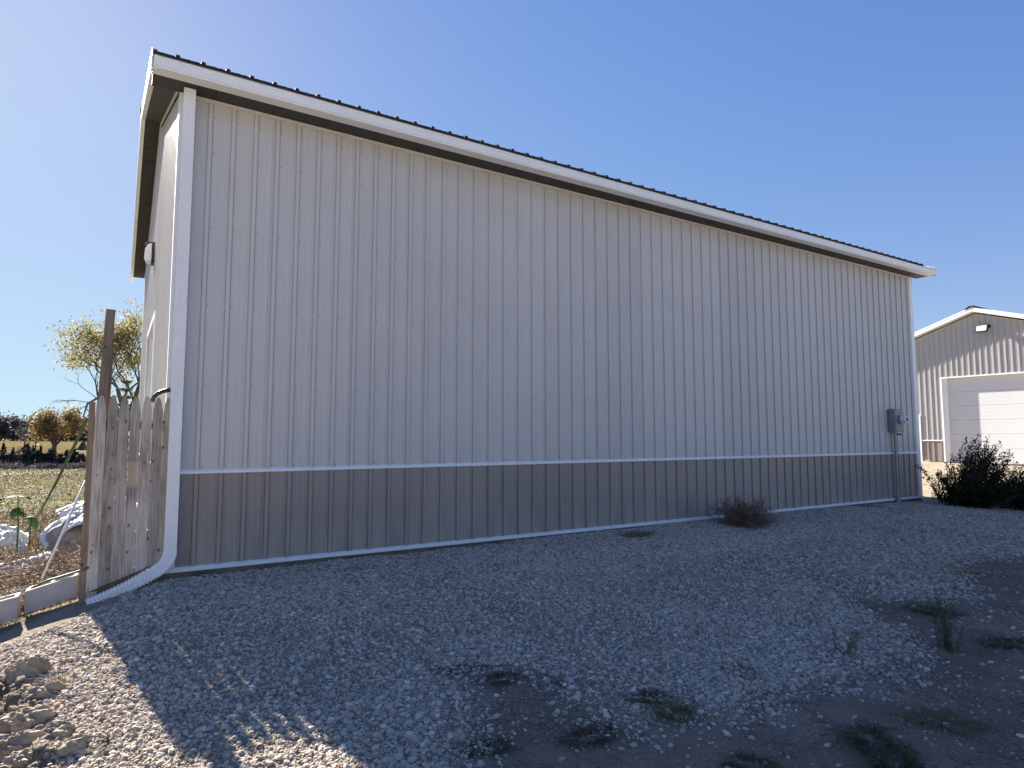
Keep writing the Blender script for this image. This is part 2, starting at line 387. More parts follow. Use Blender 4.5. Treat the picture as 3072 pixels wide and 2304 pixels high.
# ------------------------------------------------------------------ the long steel shed
X0, X1, Y0, Y1, WT = .44, 15.07, 7.223, 16.367, 4.88
shed = thing('steel_shed', 'long light grey ribbed steel shed with charcoal wainscot and white trim filling the view', 'shed', (X0, Y0, 0))
WB, WZ = .945, .935
ph = (.717-X0) % PIT
up_me = panel_mesh('wall_panel', M['wall'], PW-.0015, ph, .972, WT-.004, (1,0,0), (0,-1,0))
lo_me = panel_mesh('wainscot_panel', M['char'], PW-.0015, ph, .012, .926, (1,0,0), (0,-1,0))
for k in range(16):
    inst('wall_panel', up_me, (X0+k*PW, Y0, 0), shed)
    inst('wainscot_panel', lo_me, (X0+k*PW, Y0, 0), shed)
# gable end facing left, with a recessed overhead door
ROOF0 = 5.07; SL = 1/3.
def soff(y): return WT+min(y-Y0, Y1-y)*SL
DY0, DY1, DZ = 10.6, 13.04, 3.05
for k in range(10):
    y0 = Y0+k*PW; w = PW-.0015 if k < 9 else Y1-y0
    ft = lambda u, y0=y0: soff(min(y0+u, Y1))-.004
    hit_door = y0+w > DY0+.02 and y0 < DY1-.02
    def clip_b(u, y0=y0): return DZ+.1 if DY0 < y0+u < DY1 else .972
    me = panel_mesh('gable_panel', M['wall'], w, .12, clip_b, ft, (0,1,0), (-1,0,0))
    inst('wall_panel', me, (X0, y0, 0), shed)
    if not hit_door:
        me = panel_mesh('gable_wainscot', M['char'], w, .12, .012, .926, (0,1,0), (-1,0,0))
        inst('wainscot_panel', me, (X0, y0, 0), shed)
# right gable and rear wall (never in view): plain sheets of the same steel
mb = MB()
mb.add([(X1,Y0,0),(X1,Y1,0),(X1,Y1,WT),(X1,(Y0+Y1)/2,soff((Y0+Y1)/2)),(X1,Y0,WT)], [(0,1,2,3,4)])
mb.add([(X0,Y1,0),(X1,Y1,0),(X1,Y1,WT),(X0,Y1,WT)], [(0,1,2,3)])
mb.add([(X0+.02,Y0+.03,-.3),(X1-.02,Y0+.03,-.3),(X1-.02,Y0+.03,WT+.1),(X0+.02,Y0+.03,WT+.1)], [(0,1,2,3)])
mb.build('rear_wall', M['wall'], shed)
# wainscot cap: a small white z-trim, sloped on top
mb = MB()
mb.prism([(0,.926),(-.026,.93),(-.026,.95),(-.006,.972),(0,.972)], X0+.10, X1-.10, lambda t,p,q: (t, Y0+p, q))
mb.build('wainscot_trim', M['white'], shed)
for ya, yb in ((Y0+.10, DY0-.1), (DY1+.1, Y1-.10)):
    mb = MB(); mb.prism([(0,.926),(-.026,.93),(-.026,.95),(-.006,.972),(0,.972)], ya, yb, lambda t,p,q: (X0+p, t, q))
    mb.build('wainscot_trim', M['white'], shed)
mb = MB()
mb.prism([(.01,-.034),(-.030,-.036),(-.034,-.03),(-.034,-.002),(-.006,.012),(.01,.012)], X0+.02, X1+.03, lambda t,p,q: (t, Y0+p, q))
mb.prism([(.01,-.034),(-.030,-.036),(-.034,-.03),(-.034,-.002),(-.006,.012),(.01,.012)], Y0-.03, Y1, lambda t,p,q: (X0+p, t, q))
mb.build('base_trim', M['white'], shed)
mb = MB(); mb.box(X0+.01, X1, Y0-.012, Y0+.026, -.35, -.036); mb.box(X0-.012, X0+.01, Y0-.012, Y1, -.35, -.037)
mb.build('skirt_board', M['skirt'], shed)
# corner trims: an L of two flanges with hemmed edges
def corner(xc, yc, sx, sy, zt):
    mb = MB(); w = .10
    a0, a1 = sorted((xc-sx*.024, xc+sx*w)); b0, b1 = sorted((yc-sy*.024, yc+sy*w))
    c0, c1 = sorted((yc-sy*.024, yc-sy*.003)); d0, d1 = sorted((xc-sx*.024, xc-sx*.003))
    mb.box(a0, a1, c0, c1, .012, zt); mb.box(d0, d1, b0+(0 if sy < 0 else .022), b1-(.022 if sy < 0 else 0), .012, zt)
    e0, e1 = sorted((xc+sx*w, xc+sx*(w+.014))); f0, f1 = sorted((yc-sy*.012, yc-sy*.001))
    mb.box(e0, e1, f0, f1, .012, zt)
    return mb.build('corner_trim', M['white'], shed)
corner(X0, Y0, 1, 1, WT-.006); corner(X1, Y0, -1, 1, WT-.006); corner(X0, Y1, 1, -1, WT-.006)
# screw heads, five rows beside each rib
mb = MB(); rng = random.Random(3)
for z in (4.70, 4.31, 3.50, 2.67, 1.84, .995):
    k = 0
    while True:
        x = .762+k*PIT; k += 1
        if x > X1-.12: break
        cx, cz, r = x+rng.uniform(-.004,.004), z+rng.uniform(-.006,.006), .0075
        ring = [(cx+r*math.cos(t*math.pi/3), Y0-.001, cz+r*math.sin(t*math.pi/3)) for t in range(6)]
        top = [(cx+r*.7*math.cos(t*math.pi/3), Y0-.007, cz+r*.7*math.sin(t*math.pi/3)) for t in range(6)]
        mb.add(ring+top, [(i,(i+1)%6,(i+1)%6+6,i+6) for i in range(6)]+[tuple(range(6,12))])
mb.build('screw_heads', M['conduit'], shed, kind='stuff')
# eaves: soffit panels, J-trim, fascia, gutter
RX0, RX1, EY = .15, 15.36, 6.93
mb = MB(); mb.prism([(0,0),(.016,0),(.016,.012),(0,.012)], 0, .6-.004, lambda t,p,q: (t, p, q))
for k in range(26):
    x = X0-.28+k*.5836
    s = MB(); s.box(0, .5796, 0, Y0-EY-.005, 0, .012); s.box(0, .012, 0, Y0-EY-.005, -.004, 0)
    me = s.mesh('soffit_panel', M['soffit'])
    inst('soffit_panel', me, (x, EY+.004, WT), shed)
mb = MB(); mb.prism([(0,0),(-.024,0),(-.024,-.03),(-.018,-.034),(0,-.034)], X0+.11, X1-.1, lambda t,p,q: (t, Y0+p-.003, WT+q-.004))
mb.build('eave_trim', M['offwhite'], shed)
mb = MB(); mb.box(RX0, RX1, EY-.002, EY+.02, WT-.012, 5.055); mb.build('fascia', M['white'], shed)
gut = MB()
gut.prism([(EY-.004,4.868),(6.822,4.868),(6.812,4.872),(6.812,4.884),(6.803,4.888),(6.803,4.955),(6.795,4.962),(6.795,4.982),(6.803,4.987),(6.808,4.983),(6.812,4.962),(6.815,4.90),(6.83,4.880),(EY-.012,4.880),(EY-.012,4.99),(EY-.004,4.99)],
          RX0+.01, RX1-.012, lambda t,p,q: (t, p, q))
for x in (RX0+.0085, RX1-.0105):
    gut.prism([(EY-.004,4.868),(6.822,4.868),(6.803,4.888),(6.795,4.962),(6.795,4.984),(EY-.004,4.99)], x-.0015, x+.0005, lambda t,p,q: (t, p, q))
gut_o = gut.build('gutter', M['white'], shed)
mb = MB(); mb.box(RX0+.02, RX1-.02, 6.828, 6.833, 4.97, 5.02); mb.box(RX0+.02, RX1-.02, 6.833, EY-.003, 5.014, 5.02)
mb.build('drip_edge', M['offwhite'], shed)
# roof panels, both slopes
RY = (Y0+Y1)/2; EAVE = 6.80
RZ = ROOF0+(RY-EY)*SL
def roof_panel(side):
    P = rib_profile(PW-.0015, (3.316-RX0) % PIT)[1:-1]
    mb = MB(); ye = EAVE if side > 0 else 2*RY-EAVE
    ze = ROOF0+(EAVE-EY)*SL
    vs = [Vector((u, ye, ze+h)) for u, h in P]+[Vector((u, RY, RZ+h)) for u, h in P]+[Vector((u, ye, ze-.028)) for u, h in P]
    n = len(P); mb.add(vs, [(i, i+1, i+1+n, i+n) for i in range(n-1)]+[(i, i+2*n, i+1+2*n, i+1) for i in range(n-1)])
    return mb.mesh('roof_panel', M['roof'])
for side in (1, -1):
    me = roof_panel(side)
    for k in range(16): inst('roof_panel', me, (RX0+.02+k*PW, 0, 0), shed)
    s2 = roof_panel(side)
mb = MB(); mb.prism([(-.16,-.03),(-.15,-.015),(0,.045),(.15,-.015),(.16,-.03),(0,.03)], RX0-.03, RX1+.02, lambda t,p,q: (t, RY+p, RZ+q))
mb.build('ridge_cap', M['roof'], shed)
# rakes: sloped white fascia with a returned lip and charcoal soffit beneath
def rake(x_out, sx, sgn):
    ya = EAVE+.01 if sgn > 0 else 2*RY-EAVE-.01
    za = ROOF0+(EAVE-EY)*SL
    def fn(t, p, q): return (x_out+sx*p, ya+(RY-ya)*t, za+(RZ-za)*t+q)
    mb = MB(); mb.prism([(0,.028),(.05,.028),(.05,.02),(.012,.02),(.012,-.165),(.055,-.165),(.055,-.18),(0,-.18),(-.006,-.16),(-.006,-.07),(0,-.05)], 0, 1, fn)
    mb.build('rake_trim', M['white'], shed)
    xi = X0 if sx > 0 else X1
    ncut = 16
    for k in range(ncut):
        s = MB(); d = abs(xi-x_out)-.003
        s.prism([(.055,-.172),(d,-.172),(d,-.162),(.055,-.162)], max((k+.02)/ncut, .034), (k+.98)/ncut, fn)
        s.build('soffit_panel', M['soffit'], shed)
    j = MB(); j.prism([(abs(xi-x_out)-.027,-.175),(abs(xi-x_out)-.004,-.175),(abs(xi-x_out)-.004,-.21),(abs(xi-x_out)-.027,-.205)], .05, 1, fn)
    if sx > 0: j.build('eave_trim', M['offwhite'], shed)
for sgn in (1, -1):
    rake(RX0-.01, 1, sgn); rake(RX1+.01, -1, sgn)
# box end where the soffits meet at the near corner
mb = MB(); mb.box(RX0+.05, X0-.003, EY+.02, Y0-.02, WT+.013, WT+.02); mb.build('soffit_return', M['soffit'], shed)
# overhead door in the gable end
door = MB(); door.box(X0+.10, X0+.14, DY0, DY1, 0, DZ); door_o = door.build('garage_door', M['offwhite'], shed)
for k in range(5):
    s = MB(); s.box(X0+.086, X0+.1, DY0+.01, DY1-.01, .01+k*.61, .6+k*.61); s.build('door_panel', M['offwhite'], door_o)
fr = MB()
fr.box(X0-.03, X0+.10, DY0-.09, DY0, 0, DZ+.09); fr.box(X0-.03, X0+.10, DY1, DY1+.09, 0, DZ+.09); fr.box(X0-.03, X0+.10, DY0, DY1, DZ, DZ+.09)
fr.build('door_frame', M['white'], shed)
# downspout: fluted pipe, elbow and flexible extension
ds = MB(); prof = []
dx0, dx1, dy0, dy1 = .447, .556, 7.055, 7.14
zs = [.14, 4.868]
pr = []
nfl = 7
for i in range(nfl):
    a = dx0+(dx1-dx0)*i/nfl; bq = dx0+(dx1-dx0)*(i+1)/nfl
    pr += [(a, dy0+.004), (a+.003, dy0), (bq-.003, dy0), (bq-.0001, dy0+.004)]
pr += [(dx1, dy1), (dx0, dy1)]
ds.prism(pr, .14, 4.868, lambda t,p,q: (p, q, t))
dsp = ds.build('downspout', M['white'], shed)
def loft(mb, secs):
    n = len(secs[0]); o = len(mb.v)
    for s_ in secs: mb.v += [tuple(p) for p in s_]
    for i in range(len(secs)-1):
        for k in range(n):
            k2 = (k+1) % n; mb.f.append((o+i*n+k, o+i*n+k2, o+(i+1)*n+k2, o+(i+1)*n+k))
    mb.f.append(tuple(range(o, o+n))[::-1]); mb.f.append(tuple(range(o+(len(secs)-1)*n, o+len(secs)*n)))
def rsec(c_, d_, w, h):                        # rectangular section with clipped corners across direction d_
    d_ = Vector(d_).normalized(); bv = Vector((0,-1,0)); bv = (bv-d_*bv.dot(d_)).normalized(); a = d_.cross(bv)
    k = .8
    return [Vector(c_)+a*w*p+bv*h*q for p, q in ((-.5,-.5*k),(-.5*k,-.5),(.5*k,-.5),(.5,-.5*k),(.5,.5*k),(.5*k,.5),(-.5*k,.5),(-.5,.5*k))]
el = MB(); secs = []
P0, P1, P2 = Vector((.5015,7.0975,.20)), Vector((.5015,7.09,.075)), Vector((.37,7.075,.012))
for i in range(15):
    t = i/14; p = P0*(1-t)**2+P1*2*t*(1-t)+P2*t*t; d_ = (P1-P0)*(1-t)+(P2-P1)*t
    e = .004*(i % 2)
    secs.append(rsec(p, d_, .116+e, .092+e))
loft(el, secs); el.build('elbow', M['white'], dsp)
ex = MB(); secs = []; A, B = Vector((.385,7.075,.018)), Vector((-.155,7.055,-.20)); nseg = 19
for i in range(nseg*2+1):
    t = i/(nseg*2); p = A.lerp(B, t)-Vector((0,0,.02*math.sin(math.pi*t)))
    e = (0 if i % 2 else .024)*min(1, t*6)
    secs.append(rsec(p, B-A, (.112-.055*t)+e*(1-.4*t), .085-.02*t+e*(1-.4*t)))
loft(ex, secs); ex.build('flexible_extension', M['plastic'], dsp)

# wall light on the gable end
def wall_pack(x, y, z):
    t = thing('wall_lamp', 'small white and black lamp high on the shed gable above its door', 'lamp', (x, y, z))
    mb = MB(); mb.box(x-.06, x-.004, y-.13, y+.13, z-.17, z+.17); mb.build('lamp_housing', M['black'], t)
    mb = MB()
    mb.prism([(-.062,-.15),(-.13,-.14),(-.16,-.05),(-.155,.05),(-.11,.13),(-.062,.15)], y-.115, y+.115, lambda tt,p,q: (x+p, tt, z+q))
    mb.build('lamp_lens', M['glass'], t)
    mb = MB(); mb.box(x-.15, x-.06, y-.12, y+.12, z+.152, z+.168); mb.build('lamp_hood', M['black'], t)
wall_pack(X0, 12.0, 4.34)

# electric meter with its conduit
mt = thing('electric_meter', 'grey electric meter box with round glass meter on the shed wall at its far end', 'electric meter', (13.96, Y0, 1.395))
mb = MB(); mb.box(13.83, 14.17, 7.065, Y0-.021, 1.395, 1.872); mb.box(13.822, 14.178, 7.058, 7.085, 1.864, 1.882)
mb.build('meter_box', M['greybox'], mt)
mb = MB(); mb.box(13.845, 14.155, 7.058, 7.064, 1.41, 1.86); mb.build('box_cover', M['greybox'], mt)
mb = MB(); mb.tube([(14.03,7.058,1.655),(14.03,7.02,1.655)], .098, 20); mt_s = mb.build('meter_ring', M['conduit'], mt)
mb = MB(); mb.tube([(14.03,7.02,1.655),(14.03,6.94,1.655),(14.03,6.918,1.655)], [.084,.08,.062], 20); mb.build('meter_glass', M['glass'], mt_s)
mb = MB(); mb.tube([(14.03,6.917,1.655),(14.03,6.914,1.655)], .045, 16); mb.build('meter_dial', M['black'], mt_s)
mb = MB(); mb.tube([(13.95,7.135,1.396),(13.95,7.135,.985)], .033, 12); mb.build('conduit', M['conduit'], mt)
mb = MB(); mb.tube([(13.95,7.135,.985),(13.95,7.135,-.05)], .027, 12); mb.tube([(13.95,7.135,.96),(13.95,7.135,1.01)], .042, 12); mb.tube([(13.95,7.135,.10),(13.95,7.135,.06)], .04, 12); mb.tube([(13.95,7.135,.06),(13.95,7.135,-.08)], .046, 12)
mb.build('conduit', M['conduit'], mt)
mb = MB(); mb.box(14.09, 14.12, 7.09, 7.2, 1.33, 1.362); mb.build('ground_clamp', M['black'], mt)

# ------------------------------------------------------------------ the second steel building
GXW, GY0, GY1, GB = 31.2, 7.9, 16.9, .16
GPK = (GY0+GY1)/2; GSL = 1/3.
gar = thing('steel_garage', 'smaller light grey steel garage with white overhead door at the far right', 'garage', (GXW, GPK, GB))
GEV = 6.78-(GY1+.3-GPK)*GSL                    # roof height at the eave tip
def gsoff(y): return 6.78-.2-abs(y-GPK)*GSL
GDY0, GDY1, GDZ = 10.15, 13.84, 3.86
NP = 10; gpw = (GY1-GY0)/NP
for k in range(NP):
    y0 = GY0+k*gpw
    def fb(u, y0=y0): return GDZ+.06 if GDY0-.04 < y0+u < GDY1+.04 else 1.13
    me = panel_mesh('wall_panel', M['gwall'], gpw-.002, .1, fb, lambda u, y0=y0: gsoff(y0+u)-.006, (0,1,0), (-1,0,0))
    inst('wall_panel', me, (GXW, y0, 0), gar)
    if y0 < GDY1 < y0+gpw:
        me = panel_mesh('wainscot_panel', M['char'], y0+gpw-.002-GDY1-.06, .1, lambda u: GB+.01, lambda u: 1.085, (0,1,0), (-1,0,0))
        inst('wainscot_panel', me, (GXW, GDY1+.06, 0), gar)
    if y0+gpw < GDY0 or y0 > GDY1:
        me = panel_mesh('wainscot_panel', M['char'], gpw-.002, .1, lambda u, y0=y0: GB+.01, lambda u: 1.085, (0,1,0), (-1,0,0))
        inst('wainscot_panel', me, (GXW, y0, 0), gar)
for a, b2 in ((GY0, GDY0-.06), (GDY1+.06, 14.8), (15.75, GY1)):
    mb = MB(); mb.prism([(0,1.085),(-.03,1.09),(-.03,1.115),(-.008,1.13),(0,1.13)], a, b2, lambda t,p,q: (GXW+p, t, q))
    mb.build('wainscot_trim', M['white'], gar)
mb = MB(); GXE = GXW+14
mb.add([(GXW+.03,GY1,GB-.3),(GXE,GY1,GB-.3),(GXE,GY1,gsoff(GY1)),(GXW+.03,GY1,gsoff(GY1))], [(0,1,2,3)])
mb.add([(GXW+.03,GY0,GB-.3),(GXE,GY0,GB-.3),(GXE,GY0,gsoff(GY0)),(GXW+.03,GY0,gsoff(GY0))], [(0,1,2,3)])
mb.add([(GXE,GY0,GB-.3),(GXE,GY1,GB-.3),(GXE,GY1,gsoff(GY1)),(GXE,GPK,gsoff(GPK)),(GXE,GY0,gsoff(GY0))], [(0,1,2,3,4)])
mb.build('side_wall', M['gwall'], gar)
fr = MB(); T = .055
fr.box(GXW-.03, GXW+.19, GDY1, GDY1+T, GB-.02, GDZ+T); fr.box(GXW-.03, GXW+.19, GDY0-T, GDY0, GB-.02, GDZ+T); fr.box(GXW-.03, GXW+.19, GDY0, GDY1, GDZ, GDZ+T)
fr.build('door_frame', M['white'], gar)
for ya, yb in ((GDY1-.14, GDY1-.001), (GDY0+.001, GDY0+.14)):
    fr = MB(); fr.box(GXW+.03, GXW+.19, ya, yb, GB-.02, GDZ-.001); fr.build('door_jamb', M['white'], gar)
gd = MB(); gd.box(GXW+.2, GXW+.24, GDY0-.05, GDY1+.05, GB-.02, GDZ+.05); gd_o = gd.build('garage_door', M['doorwhite'], gar)
for k in range(6):
    s = MB(); z0 = GB+.01+k*.615
    s.prism([(0,0),(-.012,.004),(-.012,.145),(-.008,.15),(-.012,.155),(-.012,.30),(-.008,.305),(-.012,.31),(-.012,.455),(-.008,.46),(-.012,.465),(-.012,.605),(0,.609)],
            GDY0+.005, GDY1-.005, lambda t,p,q: (GXW+.198+p, t, z0+q))
    s.build('door_panel', M['doorwhite'], gd_o)
# walk door beside the big door, mostly behind the shed
wd = MB(); wd.box(GXW-.035, GXW+.05, 14.80, 14.93, GB, 2.21); wd.box(GXW-.035, GXW+.05, 15.70, 15.83, GB, 2.21); wd.box(GXW-.04, GXW+.05, 14.78, 15.85, 2.21, 2.28)
wd_o = wd.build('walk_door', M['white'], gar)
s = MB(); s.box(GXW-.01, GXW+.03, 14.935, 15.695, GB+.01, 2.205); s.build('door_leaf', M['white'], wd_o)
# roof of the garage
for sg in (1, -1):
    for k in range(15):
        P = rib_profile(PW-.002, .1)[1:-1]; s = MB(); n = len(P); ye = GPK+sg*(GY1+.3-GPK)
        xs = GXW-.3+k*PW
        vs = [(xs+u, ye, GEV+h) for u, h in P]+[(xs+u, GPK, 6.78+h) for u, h in P]
        s.add(vs, [(i, i+1, i+1+n, i+n) for i in range(n-1)]); s.build('roof_panel', M['roof'], gar)
    def fn(t, p, q, sg=sg): return (GXW-.31+p, GPK+sg*(GY1+.31-GPK)*(1-t), GEV+(6.78-GEV)*t+q)
    s = MB(); s.prism([(0,.03),(.06,.03),(.06,.02),(.015,.02),(.015,-.15),(.06,-.15),(.06,-.165),(0,-.165),(-.012,-.15),(-.012,-.09),(0,-.07),(0,-.03),(-.012,-.02),(-.012,.02)], 0, 1, fn)
    s.build('rake_trim', M['white'], gar)
    s = MB(); s.prism([(.06,-.16),(.306,-.16),(.306,-.15),(.06,-.15)], .01, 1, fn); s.build('soffit_panel', M['white'], gar)
s = MB(); s.prism([(-.28,-.06),(-.2,-.01),(-.1,.06),(.1,.06),(.2,-.01),(.28,-.06),(0,.02)], GXW-.34, GXE, lambda t,p,q: (t, GPK+p, 6.80+q)); s.build('ridge_cap', M['roof'], gar)
# floodlight over the door
fl = thing('floodlight', 'black framed floodlight on the garage gable above the white door', 'lamp', (GXW, 12.05, 5.85))
def fl_box(mb, y0, y1, z0, z1, d0, d1, tilt=.35):
    mb.prism([(d0,z0),(d1,z0),(d1,z1),(d0,z1)], y0, y1, lambda t,p,q: (GXW-.30+p*math.cos(tilt)+q*math.sin(tilt)*1, t, 5.85+q*math.cos(tilt)-p*math.sin(tilt)))
mb = MB(); fl_box(mb, 11.86, 12.30, -.15, .15, 0, .07); mb.build('lamp_housing', M['black'], fl)
mb = MB(); fl_box(mb, 11.90, 12.26, -.115, .115, -.012, -.002); mb.build('lamp_lens', M['glass'], fl)
mb = MB(); mb.bar((GXW-.22,11.93,5.88), (GXW-.01,11.93,5.94), .05, .05); mb.box(GXW-.06, GXW-.021, 11.86, 12.0, 5.87, 6.01); mb.build('bracket', M['black'], fl)
o = MB(); o.box(GXW-.30, GXW-.12, 14.36, 14.60, gz(31,14.4)-.02, gz(31,14.4)+.12); o = o.build('paving_block', M['ply'])
tag(o, 'tan block lying at the base of the garage wainscot', 'block')

# ------------------------------------------------------------------ picket fence, post, blocks
fen = thing('picket_fence', 'weathered grey picket fence section with pointed tops beside the white downspout', 'fence', (.15, 7.16, gz(.15, 7.16)))
PX = [-.1235, -.029, .0645, .158, .2535, .3475, .437]
rng = random.Random(11)
def picket(xc, zb0, zb1, zt, yf, w=.0885, th=.019, notch=None):
    h = w/2
    g = h*.945
    out = [(-h, zb0), (h, zb1), (h, zt-.62), (g, zt-.45), (g, zt-.15), (g*.93, zt-.125), (g*.80, zt-.095), (g*.70, zt-.06), (g*.42, zt-.018), (g*.13, zt), (-g*.13, zt), (-g*.42, zt-.018), (-g*.70, zt-.06), (-g*.80, zt-.095), (-g*.93, zt-.125), (-g, zt-.15), (-g, zt-.45), (-h, zt-.62)]
    mb = MB()
    if notch:                                   # left open between two heights, for the smear plate
        z0, z1 = notch
        lowr = [(-h, zb0), (h, zb1), (h, z0), (h*.6, z0-.02), (0, z0-.03), (-h*.6, z0-.02), (-h, z0)]
        upp = [(-h, z1-.005), (-h*.3, z1), (h*.2, z1-.008), (h, z1+.01)]+out[2:]
        for pl in (lowr, upp): mb.prism(pl, yf, yf+th, lambda t,p,q: (xc+p, t, q))
    else:
        mb.prism(out, yf, yf+th, lambda t,p,q: (xc+p, t, q))
    return mb
for i, x in enumerate(PX):
    zf = lambda xx: -.128+.37*(xx+.17)
    zt = 1.695+rng.uniform(-.008, .008)
    mb = picket(x, zf(x-.044), zf(x+.044), zt, 7.145+(.005 if i % 2 else -.004)+rng.uniform(-.002,.002), .0915, .019, (.83, 1.07) if i == 3 else None)
    mb.build('picket', M['wood'], fen)
s = MB(); h = .044
s.prism([(-h,.80),(h,.80),(h,1.08),(-h,1.08)], 7.1665, 7.1755, lambda t,p,q: (.158+p, t, q)); s.build('smear_plate', M['ply'], fen, label='smooth tan retouched patch, built as a plate in the picket gap')  # plate giving a smooth retouched smear on the picket a solid shape
for z in (.35, 1.42):
    s = MB(); s.box(-.20, .43, 7.176, 7.21, z-.045, z+.045); s.build('rail', M['wood2'], fen)
s = MB(); s.box(-.222, -.172, 7.172, 7.26, -.30, 1.63); s.build('fence_post', M['wood2'], fen)
s = MB(); s.prism([(-.17,-.4),(.44,-.4),(.44,.14),(-.17,-.085)], 7.178, 7.205, lambda t,p,q: (p, t, q)); s.build('gap_filler', M['skirt'], fen)  # added dark filler that closes and darkens the gap under the pickets
s = MB(); s.box(-.168, -.082, 7.15, 7.17, -.30, -.125); s.build('kick_board', M['ply'], fen)
tp = thing('tall_post', 'tall brown square timber post rising above the picket fence', 'post', (-.11, 7.31, gz(-.11, 7.4)))
s = MB(); s.bar((-.125,7.31,-.45), (-.092,7.31,2.20), .085, .10, (0,1,0)); s.build('timber', M['wood2'], tp)
s = MB(); s.bar((-.158,7.252,-.4), (-.128,7.252,2.21), .04, .012, (1,0,0)); 
s = MB(); s.bar((-.126,7.24,1.45), (-.0885,7.24,2.535), .078, .038, (0,1,0)); s.build('timber', M['wood2'], tp)

def cmu(x0, ztop, ln, slope, y0, label):
    """hollow block, laid with its two cores up, tipped down towards -X"""
    t = thing('concrete_block', label, 'concrete block', (x0-ln/2, y0+.1, ztop-.2), 'hollow blocks along the edge')
    a = math.atan(slope); H, D, wl = .195, .195, .033
    mb = MB()
    us = [0, wl, ln/2-wl/2, ln/2+wl/2, ln-wl, ln]; vs_ = [0, wl, D-wl, D]
    def P(u, v, z): return (x0-u*math.cos(a)-z*math.sin(a)*0, y0+v, ztop-u*math.sin(a)-H+z)
    for i in range(5):
        for j in range(3):
            if i in (1, 3) and j == 1: continue
            u0, u1, v0, v1 = us[i], us[i+1], vs_[j], vs_[j+1]
            pts = [P(u0,v0,0),P(u1,v0,0),P(u1,v1,0),P(u0,v1,0),P(u0,v0,H),P(u1,v0,H),P(u1,v1,H),P(u0,v1,H)]
            fs = [(4,5,6,7),(0,3,2,1)]
            hole = lambda ii, jj: ii in (1,3) and jj == 1
            if j == 0 or hole(i, j-1): fs.append((0,1,5,4))
            if j == 2 or hole(i, j+1): fs.append((2,3,7,6))
            if i == 0 or hole(i-1, j): fs.append((3,0,4,7))
            if i == 4 or hole(i+1, j): fs.append((1,2,6,5))
            mb.add(pts, fs)
    mb.build('block_shell', M['block'], t)
cmu(-.238, .028, .40, .27, 7.235, 'hollow concrete block nearest the picket fence with a green hose over it')
cmu(-.662, -.095, .40, .20, 7.15, 'hollow concrete block left of the one touching the fence, cut by the photo edge')
cmu(-1.085, -.17, .40, .15, 7.08, 'hollow concrete block beyond the left photo edge')

# hoses, pipe and small things at the fence
s = MB(); A, B = Vector((-.235,7.36,1.475)), Vector((-1.33,15.0,-.46))
s.tube([A.lerp(B, t)-Vector((0,0,.10*math.sin(math.pi*t))) for t in np.linspace(0,1,14)], .016, 8)
tag(s.build('garden_hose', M['hose'], None, True), 'green hose stretched from the fence post down to the field', 'hose')
s = MB(); s.tube([(-.16,7.13,.10),(-.23,7.20,.065),(-.30,7.27,.035),(-.38,7.30,.01),(-.47,7.33,-.015),(-.53,7.36,-.045),(-.60,7.42,-.12),(-.66,7.55,-.3)], .011, 8)
tag(s.build('garden_hose', M['hose'], None, True), 'short green hose lying over the hollow block next to the fence', 'hose')
s = MB(); s.tube([(-.50,7.10,.045),(-.215,7.30,.90)], .0105, 10)
tag(s.build('plastic_pipe', M['plastic'], None, True), 'thin white pipe leaning from the hollow block up to the fence', 'pipe')
s = MB(); pts = []
for t in np.linspace(0, 1, 12):
    a = math.pi*(1.02-.62*t); pts.append((.47+.17*math.cos(a)*1.0, 7.24-.06*t, 1.655+.115*math.sin(a)))
s.tube(pts, [.020+.003*(i % 2) for i in range(12)], 10)
tag(s.build('drain_hose', M['black'], None, False), 'black curved hose arching over the picket tops beside the downspout', 'hose')
bl = thing('cone_lamp', 'small dark cone lamp with pale rim hanging left of the fence post', 'lamp', (-.262, 7.5, 1.2))
s = MB(); s.tube([(-.262,7.5,1.255),(-.262,7.5,1.235),(-.268,7.5,1.17)], [.012,.022,.048], 12); s.build('lamp_shade', M['black'], bl)
s = MB(); s.tube([(-.268,7.5,1.17),(-.268,7.5,1.158)], [.05,.044], 12); s.build('rim', M['plastic'], bl)
s = MB(); s.bar((-.262,7.5,1.25), (-.19,7.3,1.27), .01, .01); s.build('arm', M['black'], bl)

# white wrapped bales behind the fence
def lump(name, m, cx, cy, cz, rx, ry, rz, seed, parent=None, amp=.18, squash=2.6, n=28):
    V = []; Fq = []
    rg = np.random.default_rng(seed); ph_ = rg.random(12)*6.28
    for i in range(n+1):
        th = math.pi*i/n
        for j in range(n*2):
            fi = math.pi*j/n
            x, y, z = math.sin(th)*math.cos(fi), math.sin(th)*math.sin(fi), math.cos(th)
            q = (abs(x)**squash+abs(y)**squash+abs(z)**squash)**(-1/squash)
            w = 1+amp*(math.sin(3*x+ph_[0]+2*z)*math.sin(4*y+ph_[1])+.45*math.sin(9*x+ph_[2])*math.sin(8*z+ph_[3]+5*y)+.25*math.sin(19*x+7*y+ph_[4])*math.sin(17*z+ph_[5]))
            V.append((cx+rx*x*q*w, cy+ry*y*q*w, cz+rz*z*q*w))
    m2 = n*2
    for i in range(n):
        for j in range(m2): Fq.append((i*m2+j, (i+1)*m2+j, (i+1)*m2+(j+1) % m2, i*m2+(j+1) % m2))
    mb = MB(); mb.add(V, Fq); return mb.build(name, m, parent, True)
wb = thing('wrapped_bale', 'big lumpy bale under crumpled white plastic behind the fence', 'bale', (-.35, 11.4, gz(-.35, 11.4)))
lump('bale', M['tarpdark'], -.26, 11.62, -.26, .54, .40, .40, 3, wb, .12)
